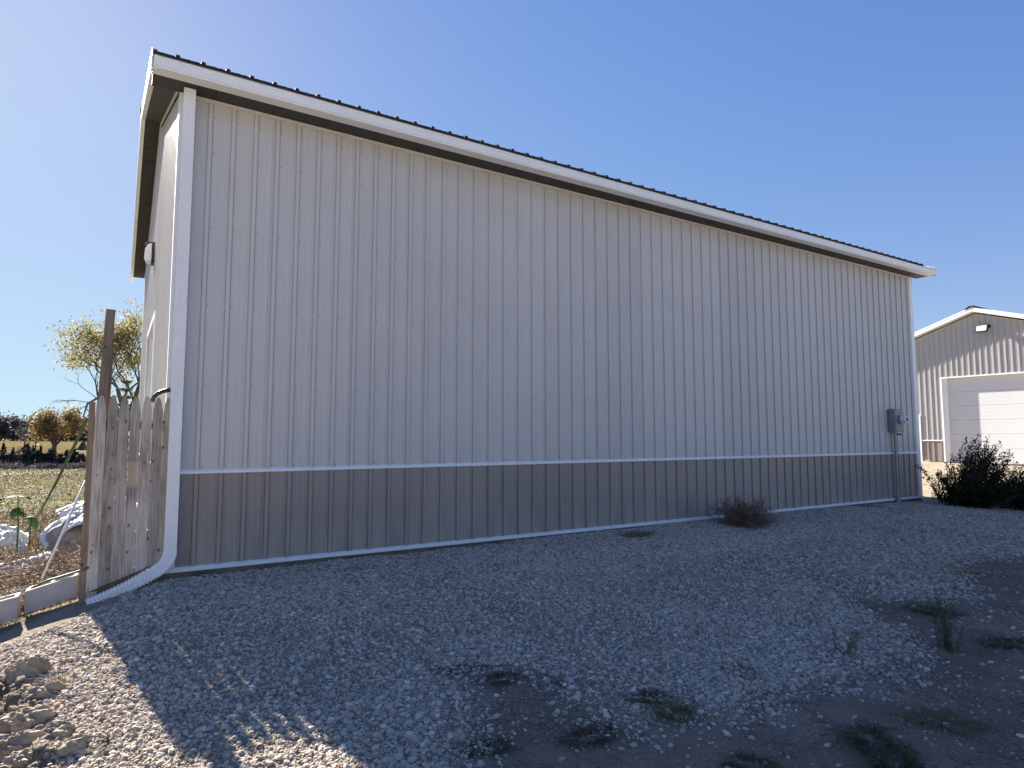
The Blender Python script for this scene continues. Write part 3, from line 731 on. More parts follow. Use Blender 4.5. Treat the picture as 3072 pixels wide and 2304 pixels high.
def drape(name, cx, cy, zf, rx, ry, seed, parent=None, n=46, fold=.05, th=.012):
    """crumpled plastic sheet lying over a shape zf(u,v); u,v in -1..1, ragged rim"""
    V = []; Fq = []; g = np.linspace(-1, 1, n); U_, V_ = np.meshgrid(g, g)
    edge = 1+.16*(vn(U_*1., V_*1., .4, seed)-.5)*2
    k = np.maximum(1e-6, np.hypot(U_, V_)); m_ = np.maximum(np.abs(U_), np.abs(V_)); sq = .35+.65*m_/k
    Xp = cx+rx*U_*edge*sq; Yp = cy+ry*V_*edge*sq
    rid = np.abs(vn(U_+V_*.5, V_-U_*.4, .33, seed+1)-.5)*2; rid2 = np.abs(vn(U_, V_+U_*.6, .14, seed+2)-.5)*2
    Zp = zf(U_, V_)+fold*(1-rid)+fold*.55*(1-rid2)+fold*.5*vn(U_,V_,.06,seed+3)
    top = np.stack([Xp, Yp, Zp], -1).reshape(-1, 3); bot = top-np.array([0,0,th])
    V = np.concatenate([top, bot]); I = np.arange(n*n).reshape(n, n)
    q = np.stack([I[:-1,:-1], I[:-1,1:], I[1:,1:], I[1:,:-1]], -1).reshape(-1, 4); q2 = q[:, ::-1]+n*n
    rim = [I[0,:], I[:,-1], I[-1,::-1], I[::-1,0]]; rq = []
    for r_ in rim: rq.append(np.stack([r_[:-1]+n*n, r_[1:]+n*n, r_[1:], r_[:-1]], -1))
    return np_mesh(name, V, np.concatenate([q, q2]+rq), M['tarp'], parent, None, False)
drape('plastic_wrap', -.28, 11.62, lambda u, v: .19-.17*(u-.2)**2*np.where(u<.2,1.5,.5)-.14*v*v-.05*np.maximum(0,-v), .60, .40, 3, wb, fold=.05)
drape('plastic_wrap', -.22, 11.9, lambda u, v: .33-.10*(u-.4)**2-.08*v*v, .46, .30, 6, wb, fold=.03)
o = drape('plastic_sheet', -1.38, 12.2, lambda u, v: -.16-.22*(u*u+v*v), .36, .5, 9, None, fold=.09); tag(o, 'crumpled white plastic heap behind the green broad leaved plant', 'plastic sheet')
o = drape('plastic_sheet', -1.06, 10.3, lambda u, v: -.37+.10*u-.10*v*v, .46, .22, 14, None, fold=.06); tag(o, 'flat torn strip of white plastic lying in brown weeds', 'plastic sheet')

# ------------------------------------------------------------------ vegetation helpers
def leaves(name, P, size, m, parent=None, seed=0, aspect=.55, kind=None, dirs=None):
    rg = np.random.default_rng(seed); n = len(P); P = np.asarray(P, float)
    d = rg.normal(size=(n, 3)) if dirs is None else np.asarray(dirs)+rg.normal(size=(n, 3))*.45
    d /= np.linalg.norm(d, axis=1)[:, None]
    e = np.cross(d, rg.normal(size=(n, 3))); e /= np.linalg.norm(e, axis=1)[:, None]
    s = (np.asarray(size)*rg.uniform(.6, 1.35, n))[:, None]
    V = np.stack([P-d*s*.5, P+e*s*aspect*.5+d*s*.06, P+d*s*.5, P-e*s*aspect*.5+d*s*.06], 1).reshape(-1, 3)
    Qd = np.arange(4*n).reshape(n, 4)
    return np_mesh(name, V, Qd, m, parent, kind)
def blades(name, P, h, w, m, parent=None, seed=0, lean=.5, kind=None, up=1.0, dirs=None):
    """curved two-segment grass blades rooted at P"""
    rg = np.random.default_rng(seed); P = np.asarray(P, float); n = len(P)
    hh = (np.asarray(h)*rg.uniform(.5, 1.2, n))[:, None]
    az = rg.uniform(0, 2*np.pi, n) if dirs is None else np.asarray(dirs)+rg.normal(size=n)*.6
    o = np.stack([np.cos(az), np.sin(az), np.zeros(n)], 1); sd = np.stack([-np.sin(az+rg.normal(size=n)*.5), np.cos(az), np.zeros(n)], 1)
    l = lean*rg.uniform(.2, 1.4, n)[:, None]; u = np.array([0, 0, up])
    p1 = P+hh*(.5*u+.2*l*o); p2 = P+hh*(.85*u*(1-.25*l)+.75*l*o); ww = (np.zeros(n)+w)[:, None]*.5
    V = np.stack([P-sd*ww, P+sd*ww, p1+sd*ww*.8, p1-sd*ww*.8, p2-sd*ww*.15, p2+sd*ww*.15], 1).reshape(-1, 3)
    i = np.arange(n)[:, None]*6
    Qd = np.concatenate([i+np.array([[0,1,2,3]]), i+np.array([[3,2,5,4]])], 1).reshape(-1, 4)
    return np_mesh(name, V, Qd, m, parent, kind)
def grow(mb, tips, p, d, L, r, lev, rg, nchild=4, wob=.18, upb=.12, spread=.75, ratio=.68, sides=5):
    pts = [p]; rs = [r]; dirs = [d]
    for k in range(4):
        d = (d+Vector((rg.gauss(0,wob), rg.gauss(0,wob), rg.gauss(0,wob)+upb*.3))).normalized()
        p = p+d*L/4; pts.append(p); rs.append(r*(1-.42*(k+1)/4)); dirs.append(d)
    mb.tube(pts, rs, max(3, sides), False)
    if lev == 0:
        tips += [(tuple(q), tuple(dd)) for q, dd in zip(pts[1:], dirs[1:])]; return
    for k in range(nchild):
        i = rg.choice((2, 3, 4, 4)) if k else 4
        o = dirs[i].orthogonal().normalized(); o.rotate(Matrix.Rotation(rg.uniform(0, 6.28), 3, dirs[i]))
        nd = (dirs[i]+o*spread*rg.uniform(.5, 1.25)+Vector((0,0,upb))).normalized()
        grow(mb, tips, pts[i], nd, L*ratio*rg.uniform(.75, 1.15), rs[i]*.68, lev-1, rg, nchild, wob, upb, spread, ratio, sides-1)
def tree(name, label, x, y, h, trunk, r, lev, nchild, leafm, nleaf, lsize, seed, group=None, cat='tree', barkm='bark', jit=.3, **kw):
    z = float(gz(x, y)); t = thing(name, label, cat, (x, y, z), group); rg = random.Random(seed)
    mb = MB(); tips = []
    p = Vector((x, y, z-.1)); d = Vector((rg.gauss(0,.05), rg.gauss(0,.05), 1)).normalized()
    L0 = trunk
    pts = [p+d*(L0*k/3) for k in range(4)]; mb.tube(pts, [r*1.25, r, r*.92, r*.85], 8, False)
    for k in range(nchild+1):
        a = 6.28*k/(nchild+1)+rg.uniform(-.4,.4); sp = kw.get('spread', .75)
        nd = Vector((math.cos(a)*sp, math.sin(a)*sp, 1 if k else 1.4)).normalized()
        grow(mb, tips, pts[-1]-d*rg.uniform(0,.2)*L0, nd, (h-L0)*kw.get('first', .42), r*.62, lev, rg, nchild, kw.get('wob', .16), kw.get('upb', .1), sp, kw.get('ratio', .66))
    mb.build('trunk', M[barkm], t, True)
    if nleaf:
        g2 = np.random.default_rng(seed); T = np.array([q[0] for q in tips])
        P = T[g2.integers(0, len(T), nleaf)]+g2.normal(size=(nleaf, 3))*jit
        leaves('crown', P, lsize, M[leafm], t, seed, .75)
    return t

# ------------------------------------------------------------------ trees and shrubs beyond the fence
tree('cottonwood_tree', 'tall sparse cottonwood with thinning yellow leaves behind the tall post', .12, 35.6, 9.3, 2.2, .24, 4, 3, 'yleaf', 10500, .115, 33, first=.36, spread=.78, jit=.24, upb=.16, ratio=.74)
tree('maple_tree', 'round orange leaved tree standing alone before the far pasture', -4.45, 67.5, 4.75, 1.7, .19, 3, 4, 'oleaf', 4300, .21, 8, first=.50, spread=.95, jit=.26, upb=.12, ratio=.62)
# spruce: drooping whorls of needled branches
def spruce(x, y, h, label):
    z = float(gz(x, y)); t = thing('spruce_tree', label, 'tree', (x, y, z)); mb = MB(); mb.tube([(x,y,z-.1),(x,y,z+h*.5),(x,y,z+h)], [.06,.04,.006], 7); rg = random.Random(4); P = []; D = []
    k = 0
    zz = .35
    while zz < h-.05:
        rad = (h-zz)*.19+.04
        for b_ in range(7):
            a = b_*.9+k*.5+rg.uniform(-.2,.2); n = int(10+rad*26)
            tip = Vector((math.cos(a)*rad, math.sin(a)*rad, rad*.28))
            mb.tube([(x,y,z+zz), tuple(Vector((x,y,z+zz))+tip)], [.012,.003], 4, False)
            for i in range(n):
                f = (i+1)/n; q = Vector((x,y,z+zz))+tip*f
                for s_ in (-1, 1):
                    dv = Vector((math.cos(a+s_*.8), math.sin(a+s_*.8), .25)); P.append(tuple(q+dv*.03)); D.append(tuple(dv))
        zz += .16; k += 1
    mb.build('trunk', M['bark'], t); leaves('crown', P, .085, M['spruce'], t, 3, .28, None, D)
spruce(.14, 14.9, 3.05, 'small pale green spruce tip between the fence and the shed gable')
ever = [(-8.0,63.9,2.2,.9,'dark evergreen shrub at the left edge of the shrub row'),(-6.9,63.2,1.2,1.0,'low dark shrub second from the left edge in the row'),
        (-5.85,62.6,1.5,.9,'dark evergreen shrub left of the orange tree'),(-4.95,62.0,1.75,.7,'pointed dark evergreen shrub just left of the orange tree trunk'),
        (-4.05,61.5,1.35,.95,'broad dark shrub under the orange tree'),(-3.2,61.0,1.45,.7,'small dark conical shrub right of the orange tree trunk'),
        (-2.3,60.4,1.1,1.0,'low dark shrub beside the white pipe and fence post'),(-1.1,59.9,1.2,1.0,'dark shrub hidden mostly behind the fence post')]
for i, (x, y, h, w, lb) in enumerate(ever):
    z = float(gh(x, y)); t = thing('evergreen_shrub', lb, 'shrub', (x, y, z), 'dark shrubs in a row across the field'); rg = np.random.default_rng(40+i)
    n = 4200; nl = 8 if i % 3 else 5; lo_ = rg.uniform(-1.3, 1.3, (nl, 2))*w; lh = rg.uniform(.45, 1.15, nl)*h; lh[0] = h; lo_[0] *= .2; lw = rg.uniform(.4, .95, nl)*w
    q = rg.integers(0, nl, n); f = rg.random(n); a = rg.uniform(0, 6.28, n); sh = np.where(q % 2 == 0, 1-f, np.sqrt(np.maximum(0, 1-(2*f-.85)**2/1.4)))
    rad = lw[q]*sh*np.sqrt(rg.random(n))*(1+.3*np.sin(a*3+f*7+i))
    P = np.stack([x+lo_[q,0]+rad*np.cos(a), y+lo_[q,1]+rad*np.sin(a), z-.15+f*lh[q]+rg.normal(size=n)*.06], 1)
    leaves('foliage', P, .17, M['ever'], t, i, .45)
    mb = MB(); mb.tube([(x,y,z-.1),(x,y,z+h*.5)], [.05,.02], 5); mb.build('stem', M['bark'], t)
rg0 = random.Random(77)
far = [(-23.5,172,5.6,'bare purple grey tree at the left edge of the far treeline'),(-20.6,171,5.3,'dull round far tree second from the left edge'),(-18.2,170.5,4.8,'dull far tree third from the left edge'),
       (-15.6,170,4.6,'dull far tree left of the orange crown'),(-13.2,169.5,3.9,'low far tree directly behind the orange crown left side'),(-10.8,169,3.6,'low far tree behind the orange crown'),
       (-8.2,168.5,4.0,'dull far tree right of the orange crown'),(-5.9,168,4.2,'dull far tree beside the green hose'),(-3.6,168,4.4,'far tree just left of the fence post')]
for i, (x, y, h, lb) in enumerate(far):
    tree('far_tree', lb, x, y, h, h*.22, .18, 2, 5, 'dleaf', 4600, .45, 100+i, 'trees of the far treeline', first=.46, spread=.95, jit=.75, upb=.05)
for i, (x, y, h, lb) in enumerate([(-9.6,100,3.6,'leaning bare thin tree at the left before the pasture'),(-8.4,99,3.3,'second bare thin tree, right of the leaning one')]):
    tree('bare_tree', lb, x, y, h, h*.3, .09, 3, 3, 'dleaf', 300, .2, 200+i, None, first=.38, spread=.6)
rg = np.random.default_rng(61); n = 5200; X = rg.uniform(-10.5, -.3, n); Y = 60+.55*(-X)+rg.uniform(-2.5, 3.5, n)-2
blades('brush_strip', np.stack([X, Y, gh(X, Y)-.1], 1), .35+.65*vn(X, Y, 1.1, 50), .07, M['dleaf'], None, 9, .8, 'stuff')
# bare drooping limb hanging left of the fence top
lt = thing('bare_sapling', 'bare crooked branches drooping left of the fence post against the sky', 'tree', (-.6, 26, gz(-.6, 26)))
mb = MB(); rg = random.Random(9); tips = []
mb.tube([(.25,26,-.7),(.2,26,1.0),(.1,26,2.1),(-.15,26,2.62)], [.09,.075,.06,.05], 7, False)
mb.tube([(-.15,26,2.62),(-.5,26,2.66),(-.85,26,2.4),(-.95,26,1.95)], [.05,.045,.035,.02], 6, False)
for p, d, L in (((-.8,26,2.45),(-.8,0,-.1),.8),((-.86,26,2.35),(-.9,0,-.45),.75),((-.93,26,2.05),(-.1,0,-1),.5),((-.6,26,2.6),(-.5,.2,.6),.8),((-.9,26,2.3),(.35,0,-.8),.45),((-.3,26,2.66),(-.3,0,.9),.8)):
    grow(mb, tips, Vector(p), Vector(d).normalized(), L, .018, 2, rg, 3, .2, .02, .7, .6, 4)
mb.build('branches', M['bark'], lt)

# field cover: dry grasses thinning with distance, tall brown weeds just behind the blocks
rg = np.random.default_rng(12)
def wedge(n, y0, y1, pw, x_lo=-.165, x_hi=.0, seed=0):
    q = np.random.default_rng(seed); Y = y0+(y1-y0)*q.random(n)**pw
    X = Y*(x_lo+(x_hi-x_lo)*q.random(n)); X = np.minimum(X, .34)
    return X, Y
X, Y = wedge(15000, 9.5, 62, 1.5, -.17, .02, 1); zn = .7*vn(X, Y*.45, 2.2, 30)+.3*vn(X, Y*.5, .7, 31); far_ = .05+.10*vn(X,Y,1.6,32)+.0022*Y
for nm, m_, k in (('field_grass', 'dryg', (zn > .34) & (zn < .58)), ('green_field_weeds', 'fieldgreen', zn >= .58), ('brown_stubble', 'weed', (zn <= .34) & (zn > .2))):
    x_, y_ = X[k], Y[k]; blades(nm, np.stack([x_, y_, gh(x_, y_)-.02], 1), far_[k], .009+.0008*y_, M[m_], None, 2, 1.5, 'stuff', .75)
X, Y = wedge(2600, 9, 19, 1., -.16, .03, 3)
blades('dry_weed_patch', np.stack([X, Y, gh(X, Y)-.02], 1), .42*np.clip(vn(X,Y,1.2,35)*1.5,.2,1.2), .012, M['weed'], None, 4, .7, 'stuff')
X, Y = wedge(9000, 7.5, 10.8, 1.15, -.19, .06, 5)
o = blades('weed_thicket', np.stack([X, Y, gh(X, Y)-.02], 1), (.62*np.clip(1.25-(Y-7.5)/6, .4, 1)*(.4+.8*vn(X,Y,.45,36))), .007, M['weed'], None, 6, 1.1, 'stuff')
Pq = np.repeat(np.stack([X, Y, gh(X, Y)], 1), 2, 0); Pq[:,2] += np.random.default_rng(7).random(len(Pq))*.42; Pq[:,:2] += np.random.default_rng(8).normal(size=(len(Pq),2))*.08
leaves('weed_seed_heads', Pq, .026, M['weed'], None, 9, .6, 'stuff')
# broad leaved green plant standing in the weeds
bp_ = thing('broad_leaf_plant', 'green broad leaved plant standing in front of the white plastic', 'plant', (-1.13, 11.6, gz(-1.13, 11.6)))
mb = MB(); z = float(gz(-1.13, 11.6)); mb.tube([(-1.13,11.6,z),(-1.125,11.6,z+.5),(-1.15,11.6,z+.97)], [.014,.011,.007], 6); mb.tube([(-.99,11.6,z),(-.98,11.6,z+.68)], [.01,.006], 6); mb.build('stem', M['hose'], bp_)
def big_leaf(p, d, L, w):
    p, d = Vector(p), Vector(d).normalized(); sd = d.cross(Vector((0,0,1))).normalized(); mb = MB()
    n = 6; L_ = []; R2 = []; Cc = []
    for i in range(n+1):
        t = i/n; ww = w*math.sin(math.pi*min(1, t*.9+.08))**.8; q = p+d*L*t-Vector((0,0,L*.35*t*t))
        Cc.append(q); L_.append(q+sd*ww-Vector((0,0,.02*t))); R2.append(q-sd*ww-Vector((0,0,.02*t)))
    mb.add(Cc+L_+R2, [(i,i+1,n+2+i,n+1+i) for i in range(n)]+[(i+1,i,2*n+2+i,2*n+3+i) for i in range(n)])
    mb.build('leaf', M['sunleaf'], bp_)
for p, d, L, w in (((-1.15,11.6,z+.96),(-1,-.2,.2),.2,.05),((-1.15,11.6,z+.96),(1,-.3,.1),.17,.045),((-1.14,11.6,z+.80),(-.3,-1,-.5),.17,.065),((-1.13,11.6,z+.76),(.5,-.8,-.3),.14,.045),((-.98,11.6,z+.66),(.4,-.6,-.6),.17,.06),((-.98,11.6,z+.66),(-.2,-.5,.1),.1,.04)):
    big_leaf(p, d, L, w)

# tumbleweed against the wall
def tumble(x, y, w, h, label):
    z = float(gh(x, y)); t = thing('dead_bush', label, 'bush', (x, y, z)); rg = random.Random(5); mb = MB(); tips = []
    for k in range(95):
        a = rg.uniform(0, 6.28); el = rg.uniform(-.05, 1.2)
        d = Vector((math.cos(a)*math.cos(el), math.sin(a)*math.cos(el), math.sin(el)+.05))
        p = Vector((x+rg.gauss(0,.07), y+rg.gauss(0,.07), z+.03)); L = w*rg.uniform(.55, 1.05)*(1 if el < .6 else h/w)
        pts = [p]; dd = d.normalized()
        for i in range(5):
            dd = (dd+Vector((rg.gauss(0,.16), rg.gauss(0,.16), rg.gauss(.03,.12)))).normalized(); p = p+dd*L/5; pts.append(p)
        mb.tube(pts, [.004,.0035,.003,.0025,.002,.001], 3, False)
        for i in range(2, 6):
            for s_ in range(5):
                e = (dd*.6+Vector((rg.gauss(0,.6), rg.gauss(0,.6), rg.gauss(.1,.5)))).normalized(); l = rg.uniform(.05,.16)
                q = pts[i]+(pts[i-1]-pts[i])*rg.random()
                mb.tube([q, q+e*l*.5, q+e*l+Vector((0,0,rg.uniform(-.02,.02)))], [.002,.0016,.0008], 3, False); tips.append(tuple(q+e*l*.7))
    mb.build('branches', M['twig'], t)
    P = np.repeat(np.array(tips), 3, 0)+np.random.default_rng(3).normal(size=(len(tips)*3, 3))*.03
    leaves('dry_leaves', P, .022, M['twig'], t, 2, .5)
tumble(8.22, 6.48, .56, .46, 'brown tumbleweed resting against the charcoal wainscot')

# big dark bush by the far corner: leafy plumes sweeping up and right
def plume_bush(x, y, items, label, seed):
    z = float(gh(x, y)); t = thing('leafy_bush', label, 'bush', (x, y, z)); rg = random.Random(seed); mb = MB(); P = []; D = []
    for (bx, by, L, az, el, n) in items:
        for k in range(n):
            a = az+rg.gauss(0,.9); e = max(.15, min(1.5, el+rg.gauss(0,.26))); l = L*rg.uniform(.55, 1.08)
            p = Vector((bx+rg.gauss(0,.10), by+rg.gauss(0,.10), float(gz(bx,by)))); d = Vector((math.cos(a)*math.cos(e), math.sin(a)*math.cos(e), math.sin(e)))
            pts = [p]
            for i in range(7):
                d = (d+Vector((rg.gauss(.03,.07), rg.gauss(-.02,.07), .02))).normalized(); p = p+d*l/7; pts.append(p)
            mb.tube(pts, [.008,.007,.006,.005,.004,.003,.002,.001], 3, False)
            for i in range(1, 8):
                m_ = int(11+12*(i > 2))
                for s_ in range(m_):
                    q = pts[i-1].lerp(pts[i], rg.random()); rr = .068*(1.15-i/9.)
                    off = Vector((rg.gauss(0,1), rg.gauss(0,1), rg.gauss(0,.7)))*rr
                    P.append(tuple(q+off)); D.append(tuple((off.normalized()*.7+d*.9)))
    mb.build('stems', M['bark'], t); leaves('foliage', P, .046, M['bush'], t, seed, .42, None, D)
RDX, RDY = .849, -.528                          # screen-right on the ground, used only to lay the bush out along its row
plume_bush(15.05, 6.35, [(15.05,6.35,1.36,-.55,1.25,60),(14.8,6.42,.95,2.4,.95,26),(15.35,6.15,1.2,-.55,1.05,46),(15.0,6.1,.75,-1.9,.5,34),(14.9,6.3,.6,-2.6,.4,26)], 'big dark leafy bush at the corner between shed and garage', 3)
plume_bush(15.9, 5.75, [(15.5,5.85,.8,-.6,.9,34),(15.85,5.65,.75,-.6,.8,40),(16.35,5.35,.72,-.5,.8,40),(16.8,5.05,.7,-.5,.8,36),(17.3,4.75,.7,-.5,.8,36),(15.6,5.45,.55,-1.9,.6,34),(16.2,5.0,.5,-1.9,.6,34)], 'lower dark bush trailing off to the right of the big one', 6)

# tufts and weeds in the yard
TUFTS = [
 ('grass_tuft', 'low dark grass tuft in the gravel below the left part of the wall', 2.17, 6.63, .12, .06, 90, 'tuft', 1.1),
 ('grass_tuft', 'small round dark tuft at the upper left tip of the dirt patch', 2.01, 3.95, .085, .06, 130, 'tuftgreen', 1.0),
 ('grass_tuft', 'dark green tuft in the dirt patch right of the small round one', 2.22, 3.69, .12, .06, 150, 'tuftgreen', 1.2),
 ('grass_tuft', 'green clump at the gravel edge in the lower middle', 2.83, 2.96, .10, .07, 140, 'tuftgreen', 1.0),
 ('grass_tuft', 'pale straw tuft touching the green clump in the lower middle', 2.82, 2.74, .09, .10, 150, 'tuftdry', 1.1),
 ('grass_tuft', 'dark flat tuft alone in pale gravel right of the middle', 3.70, 2.99, .11, .06, 120, 'tuft', 1.3),
 ('grass_tuft', 'tiny dark tuft in the gravel above the dirt wedge', 7.41, 3.96, .12, .06, 80, 'tuft', 1.2),
 ('grass_tuft', 'dry straw tuft at the wall left of the tumbleweed', 6.16, 6.62, .20, .14, 260, 'tuftdry', 1.3),
 ('grass_tuft', 'sparse weed sprig at the base trim near the wall middle', 3.82, 7.10, .06, .12, 26, 'tuftdry', .9),
 ('grass_tuft', 'second sparse weed sprig at the base trim, just right of the first', 4.20, 7.09, .07, .12, 30, 'tuftdry', .9),
 ('grass_tuft', 'dark green mat of weeds at the right edge in the dirt', 5.95, 2.28, .16, .07, 260, 'tuft', 1.3),
 ('grass_tuft', 'brown dead tuft in the dirt near the bottom right', 4.07, 1.90, .16, .09, 260, 'tuftdry', 1.5),
 ('grass_tuft', 'dark brown sprawling tuft left of the dead brown one', 3.47, 1.98, .13, .08, 220, 'tuft', 1.5),
 ('grass_tuft', 'green tuft at the bottom edge right of the middle', 3.28, 1.76, .12, .10, 200, 'tuftgreen', 1.2),
 ('grass_tuft', 'dark clump in the dirt pocket at the bottom middle', 2.24, 2.80, .11, .07, 170, 'tuft', 1.3),
 ('grass_tuft', 'tiny dark clump at the gravel edge on the left of the dirt pocket', 1.70, 2.98, .09, .06, 120, 'tuftgreen', 1.2),
 ('grass_tuft', 'small dark tuft at the very bottom edge of the dirt', 2.72, 2.16, .10, .06, 150, 'tuft', 1.4),
 ('grass_tuft', 'dark weed tangle on the dirt wedge below the far gravel', 6.45, 3.05, .20, .09, 260, 'tuft', 1.4),
 ('grass_tuft', 'dry yellow sprig among the sunlit clods on the left', -.24, 5.25, .04, .12, 36, 'tuftdry', .9),
 ('grass_tuft', 'small green sprig among clods at the bottom left corner', .06, 4.12, .07, .07, 60, 'tuftgreen', 1.1),
]
for i, (nm, lb, x, y, w, h, n, m_, ln) in enumerate(TUFTS):
    n = int(n*1.7); rg = np.random.default_rng(300+i); a = rg.uniform(0, 6.28, n); q = .82*w*np.sqrt(rg.random(n))*(1+.4*np.sin(2*a+i))
    X = x+q*np.cos(a)*1.25; Y = y+q*np.sin(a)*.9
    o = blades(nm, np.stack([X, Y, gh(X, Y)-.008], 1), h*1.2, .0045, M[m_], None, i, ln*1.5, None, .62, a)
    tag(o, lb, 'tuft')
# tall wispy green weed in the dirt on the right
def wisp(x, y, h, label, m_, seed, n=34):
    z = float(gh(x, y)); t = thing('wispy_weed', label, 'weed', (x, y, z)); rg = random.Random(seed); mb = MB(); P = []; D = []
    for k in range(n):
        a = rg.uniform(0, 6.28); d = Vector((math.cos(a)*.24, math.sin(a)*.24, 1)).normalized(); p = Vector((x+rg.gauss(0,.03), y+rg.gauss(0,.03), z)); l = h*rg.uniform(.4, 1.15); pts = [p]
        for i in range(5):
            d = (d+Vector((rg.gauss(0,.08), rg.gauss(0,.08), 0))).normalized(); p = p+d*l/5; pts.append(p)
            for s_ in range(12):
                q = pts[-2].lerp(p, rg.random()); v = Vector((rg.gauss(0,1), rg.gauss(0,1), rg.gauss(.5,.6))).normalized(); P.append(tuple(q+v*.012)); D.append(tuple(v))
        mb.tube(pts, [.0025,.0022,.002,.0016,.0012,.0008], 3, False)
    mb.build('stems', M[m_], t); leaves('foliage', P, .026, M[m_], t, seed, .22, None, D)
wisp(5.47, 2.47, .50, 'tall wispy green weed standing in the dirt on the right', 'wisp', 3, 17)
wisp(4.62, 2.78, .22, 'thin bare weed stalk at the left tip of the dirt wedge', 'tuftdry', 5, 5)
mb = MB(); rg = random.Random(2); x, y = 8.6, 3.42
for k in range(12):
    a = 2.55+rg.gauss(0,.28); z = float(gh(x, y))+.02; L = rg.uniform(.35,.8)
    mb.tube([(x,y,z),(x+math.cos(a)*L*.5,y+math.sin(a)*L*.5,z+.04),(x+math.cos(a)*L,y+math.sin(a)*L,z+rg.uniform(.0,.06))], [.004,.003,.0015], 3, False)
mb.tube([(x,y,z),(x+.5,y-.55,z)], [.005,.004], 4, False)
tag(mb.build('straw_stalk', M['straw']), 'pale dry branching stalk lying on the dirt at the right edge', 'stalk')
o = MB(); 
for k in range(40):
    a = rg.gauss(-.4,.5); px, py = 12.5+rg.gauss(0,.25), 7.0+rg.gauss(0,.05); z = float(gh(px, py))+.012; L = rg.uniform(.08,.2)
    o.tube([(px,py,z),(px+math.cos(a)*L,py+math.sin(a)*L,z+.01)], [.005,.003], 3, False)
tag(o.build('twig_pile', M['twig']), 'small flat pile of brown twigs near the far corner of the shed', 'twigs')
# straw bits strewn over dirt and gravel
rg = np.random.default_rng(8); n = 900; X = rg.uniform(1.2, 7.5, n); Y = rg.uniform(1.2, 4.2, n); k = dirt_mask(X, Y) | (rg.random(n) < .06); X, Y = X[k], Y[k]; n = len(X)
a = rg.uniform(0, 3.14, n); dirs = np.stack([np.cos(a), np.sin(a), np.zeros(n)], 1)
leaves('straw_litter', np.stack([X, Y, gh(X, Y)+.006], 1), .055, M['straw'], None, 5, .07, 'stuff', dirs)

# clods of dry soil heaved up at the left
CL = [(-.452,5.50,.10,.085,'upright knobbly clod of dry soil highest of the clods on the left'),(-.31,5.12,.085,.05,'dark hollowed clod just right of the upright one'),(-.36,4.75,.10,.055,'rounded clod in the middle of the left clod heap'),
      (-.42,4.50,.11,.06,'broad clod at the left edge near the bottom corner'),(-.20,4.42,.08,.045,'clod at the right side of the left clod heap'),(-.33,4.28,.09,.05,'clod lowest on the left near the bottom edge'),(-.10,4.20,.07,.04,'small clod next to the green sprig in the bottom left corner')]
for i, (x, y, r, h, lb) in enumerate(CL):
    n_ = 36; V = []; Fq = []; zc = float(gh(x, y))
    for p in range(n_+1):
        th = math.pi*p/n_
        for q in range(n_*2):
            fi = math.pi*q/n_; a_, b_, c_ = math.sin(th)*math.cos(fi), math.sin(th)*math.sin(fi), math.cos(th)
            w = .55+.5*float(vn(a_*1.1+c_*.4, b_*1.1-c_*.5, .55, i))+.34*float(vn(a_+c_*.7, b_+c_*.3, .22, i+9))+.16*float(vn(a_+c_*.5, b_-c_*.6, .085, i+20))
            V.append((x+r*1.15*a_*w, y+r*.85*b_*w, zc+h*.05+h*1.3*c_*w))
    m2 = n_*2
    for p in range(n_):
        for q in range(m2): Fq.append((p*m2+q, (p+1)*m2+q, (p+1)*m2+(q+1) % m2, p*m2+(q+1) % m2))
    mb = MB(); mb.add(V, Fq); o = mb.build('soil_clod', M['clod'], None, False); tag(o, lb, 'clod', 'dry soil clods at the left')

# ------------------------------------------------------------------ gravel: loose stones as one mass
rg = np.random.default_rng(99)
def scatter(n, x0, x1, y0, y1):
    return rg.uniform(x0, x1, n), rg.uniform(y0, y1, n)
XS, YS, RS = [], [], []
def add_stones(n, x0, x1, y0, y1, med, sig, keep):
    X, Y = scatter(n, x0, x1, y0, y1); k = keep(X, Y)
    X, Y = X[k], Y[k]; XS.append(X); YS.append(Y); RS.append(np.clip(med*np.exp(rg.normal(size=len(X))*sig), .003, .023))
def view(X, Y):                                 # inside the field of view with a margin
    f = X*.528+Y*.849; r = X*.849-Y*.528
    return (f > 1.9) & (np.abs(r) < f*.88+.5)
def ok(X, Y): return (Y < 7.18) & ((X > -.2) | (Y < 6.6)) & view(X, Y)
def dens(X, Y): return (rg.random(X.shape) < .5+1.0*(vn(X,Y,.6,40)-.2)*(.6+.6*vn(X,Y,.17,42)))
grav = lambda X, Y: ok(X, Y) & (rg.random(X.shape) > 1.15*dirt_soft(X, Y)-.12) & (clod_mask(X, Y) < .55) & dens(X, Y)
dirt = lambda X, Y: ok(X, Y) & dirt_mask(X, Y)
add_stones(230000, -1.0, 6.0, 1.6, 5.4, .0062, .52, grav)
add_stones(130000, -1.0, 9.0, 5.4, 7.18, .0085, .46, lambda X, Y: grav(X, Y) & ((X > .1) | (Y < 6.75)))
add_stones(140000, 6.0, 18.0, 2.6, 7.18, .0098, .42, lambda X, Y: grav(X, Y) & ((X < 14.9) | (Y < 6.3)))
add_stones(700, -1, 9, 1.6, 7.1, .017, .22, grav)
add_stones(9000, 1.2, 9.0, 1.2, 4.2, .0045, .5, lambda X, Y: dirt(X, Y) & (vn(X, Y, .4, 41) > .45))
add_stones(700, 1.2, 9, 1.2, 4.2, .012, .3, dirt)
sm = bpy.data.materials.new('gravel_stone'); sm.use_nodes = True
nt = sm.node_tree; N, L = nt.nodes, nt.links; b = N['Principled BSDF']
oi = N.new('ShaderNodeObjectInfo'); rp = N.new('ShaderNodeValToRGB'); cr = rp.color_ramp
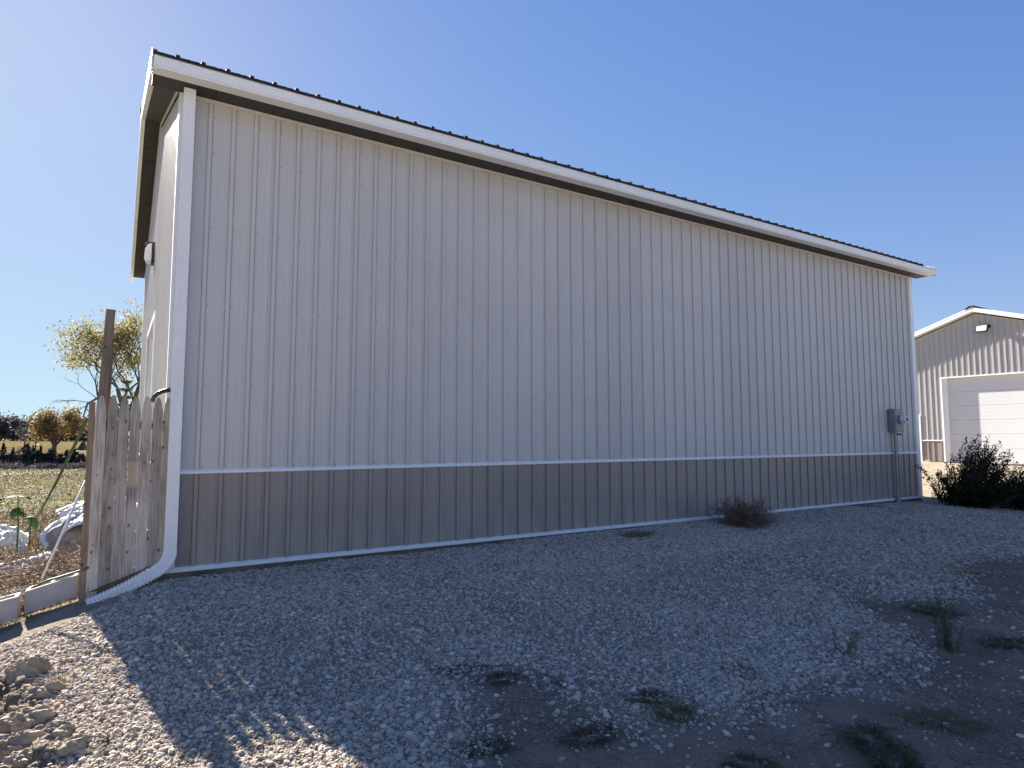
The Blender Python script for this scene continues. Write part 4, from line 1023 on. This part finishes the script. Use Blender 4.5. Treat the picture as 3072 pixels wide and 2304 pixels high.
for p_, c_ in ((.14,(.31,.26,.205)),(.40,(.50,.42,.335)),(.55,(.40,.31,.235)),(.72,(.46,.395,.32)),(.92,(.57,.49,.40))):
    e = cr.elements.new(p_); e.color = (*c_, 1)
cr.elements[0].color = (.18,.16,.135,1); cr.elements[-1].color = (.66,.60,.52,1)
L.new(oi.outputs['Random'], rp.inputs[0]); L.new(rp.outputs[0], b.inputs['Base Color']); b.inputs['Roughness'].default_value = .9; b.inputs['Specular IOR Level'].default_value = .12
def stone_mass(name, X, Y, Z, Rr, sm):
    n = len(X); pm = bpy.data.meshes.new(name); pm.vertices.add(n)
    pm.vertices.foreach_set('co', np.stack([X, Y, Z], 1).astype(np.float32).ravel())
    def attr(nm, ty, fld, arr): pm.attributes.new(nm, ty, 'POINT').data.foreach_set(fld, arr)
    attr('rad', 'FLOAT', 'value', Rr.astype(np.float32))
    attr('kind_id', 'INT', 'value', rg.integers(0, 6, n).astype(np.int32))
    rot = np.stack([rg.normal(size=n)*.35, rg.normal(size=n)*.35, rg.uniform(0, 6.28, n)], 1)
    attr('rot', 'FLOAT_VECTOR', 'vector', rot.astype(np.float32).ravel())
    o = bpy.data.objects.new(name, pm); COL.objects.link(o); o['kind'] = 'stuff'
    ng = bpy.data.node_groups.new('gravel_scatter', 'GeometryNodeTree')
    ng.interface.new_socket('Geometry', in_out='INPUT', socket_type='NodeSocketGeometry'); ng.interface.new_socket('Geometry', in_out='OUTPUT', socket_type='NodeSocketGeometry')
    N, L = ng.nodes, ng.links
    gi, go = N.new('NodeGroupInput'), N.new('NodeGroupOutput')
    ip = N.new('GeometryNodeInstanceOnPoints'); jn = N.new('GeometryNodeJoinGeometry')
    for i in range(6):
        ico = N.new('GeometryNodeMeshIcoSphere'); ico.inputs['Radius'].default_value = 1; ico.inputs['Subdivisions'].default_value = 2
        pos = N.new('GeometryNodeInputPosition'); nz = N.new('ShaderNodeTexNoise'); nz.noise_dimensions = '4D'
        nz.inputs['W'].default_value = i*3.7+1; nz.inputs['Scale'].default_value = 1.1; nz.inputs['Detail'].default_value = 2
        sb = N.new('ShaderNodeVectorMath'); sb.operation = 'SUBTRACT'; sb.inputs[1].default_value = (.5,.5,.5)
        scv = N.new('ShaderNodeVectorMath'); scv.operation = 'SCALE'; scv.inputs['Scale'].default_value = 1.5
        sp = N.new('GeometryNodeSetPosition'); tf = N.new('GeometryNodeTransform'); tf.inputs['Scale'].default_value = (1.2-.1*(i % 3), .82+.06*(i % 4), .58+.07*(i % 3))
        smn = N.new('GeometryNodeSetMaterial'); smn.inputs['Material'].default_value = sm; g2i = N.new('GeometryNodeGeometryToInstance')
        ssm = N.new('GeometryNodeSetShadeSmooth'); ssm.inputs['Shade Smooth'].default_value = False
        L.new(pos.outputs[0], nz.inputs['Vector']); L.new(nz.outputs['Color'], sb.inputs[0]); L.new(sb.outputs[0], scv.inputs[0])
        L.new(ico.outputs['Mesh'], sp.inputs['Geometry']); L.new(scv.outputs[0], sp.inputs['Offset'])
        L.new(sp.outputs[0], tf.inputs['Geometry']); L.new(tf.outputs[0], ssm.inputs[0]); L.new(ssm.outputs[0], smn.inputs['Geometry'])
        L.new(smn.outputs[0], g2i.inputs[0]); L.new(g2i.outputs[0], jn.inputs[0])
    def na(nm, ty):
        a_ = N.new('GeometryNodeInputNamedAttribute'); a_.data_type = ty; a_.inputs['Name'].default_value = nm; return a_.outputs['Attribute']
    L.new(gi.outputs[0], ip.inputs['Points']); L.new(jn.outputs[0], ip.inputs['Instance']); ip.inputs['Pick Instance'].default_value = True
    L.new(na('kind_id', 'INT'), ip.inputs['Instance Index'])
    e2r = N.new('FunctionNodeEulerToRotation'); L.new(na('rot', 'FLOAT_VECTOR'), e2r.inputs[0]); L.new(e2r.outputs[0], ip.inputs['Rotation'])
    L.new(na('rad', 'FLOAT'), ip.inputs['Scale']); L.new(ip.outputs[0], go.inputs[0])
    md = o.modifiers.new('scatter', 'NODES'); md.node_group = ng
X, Y, Rr = np.concatenate(XS), np.concatenate(YS), np.concatenate(RS)
stone_mass('gravel', X, Y, gh(X, Y)+Rr*.25, Rr, sm)
X, Y = scatter(60000, -1.3, .5, 2.5, 6.4); k = rg.random(len(X)) < clod_mask(X, Y)*1.1-.05; X, Y = X[k], Y[k]
Rr = np.clip(.0085*np.exp(rg.normal(size=len(X))*.6), .003, .045)
stone_mass('soil_crumbs', X, Y, gh(X, Y)+Rr*.2, Rr, M['clod'])
X, Y = scatter(60000, 1.0, 9.5, 1.0, 4.2); k = (dirt_soft(X, Y) > .35) & view(X, Y) & (vn(X, Y, .3, 44)*.6+.4*vn(X, Y, .09, 45) > .47); X, Y = X[k], Y[k]
Rr = np.clip(.0055*np.exp(rg.normal(size=len(X))*.55), .002, .025)
stone_mass('earth_crumbs', X, Y, gh(X, Y)+Rr*.1, Rr, M['earth'])
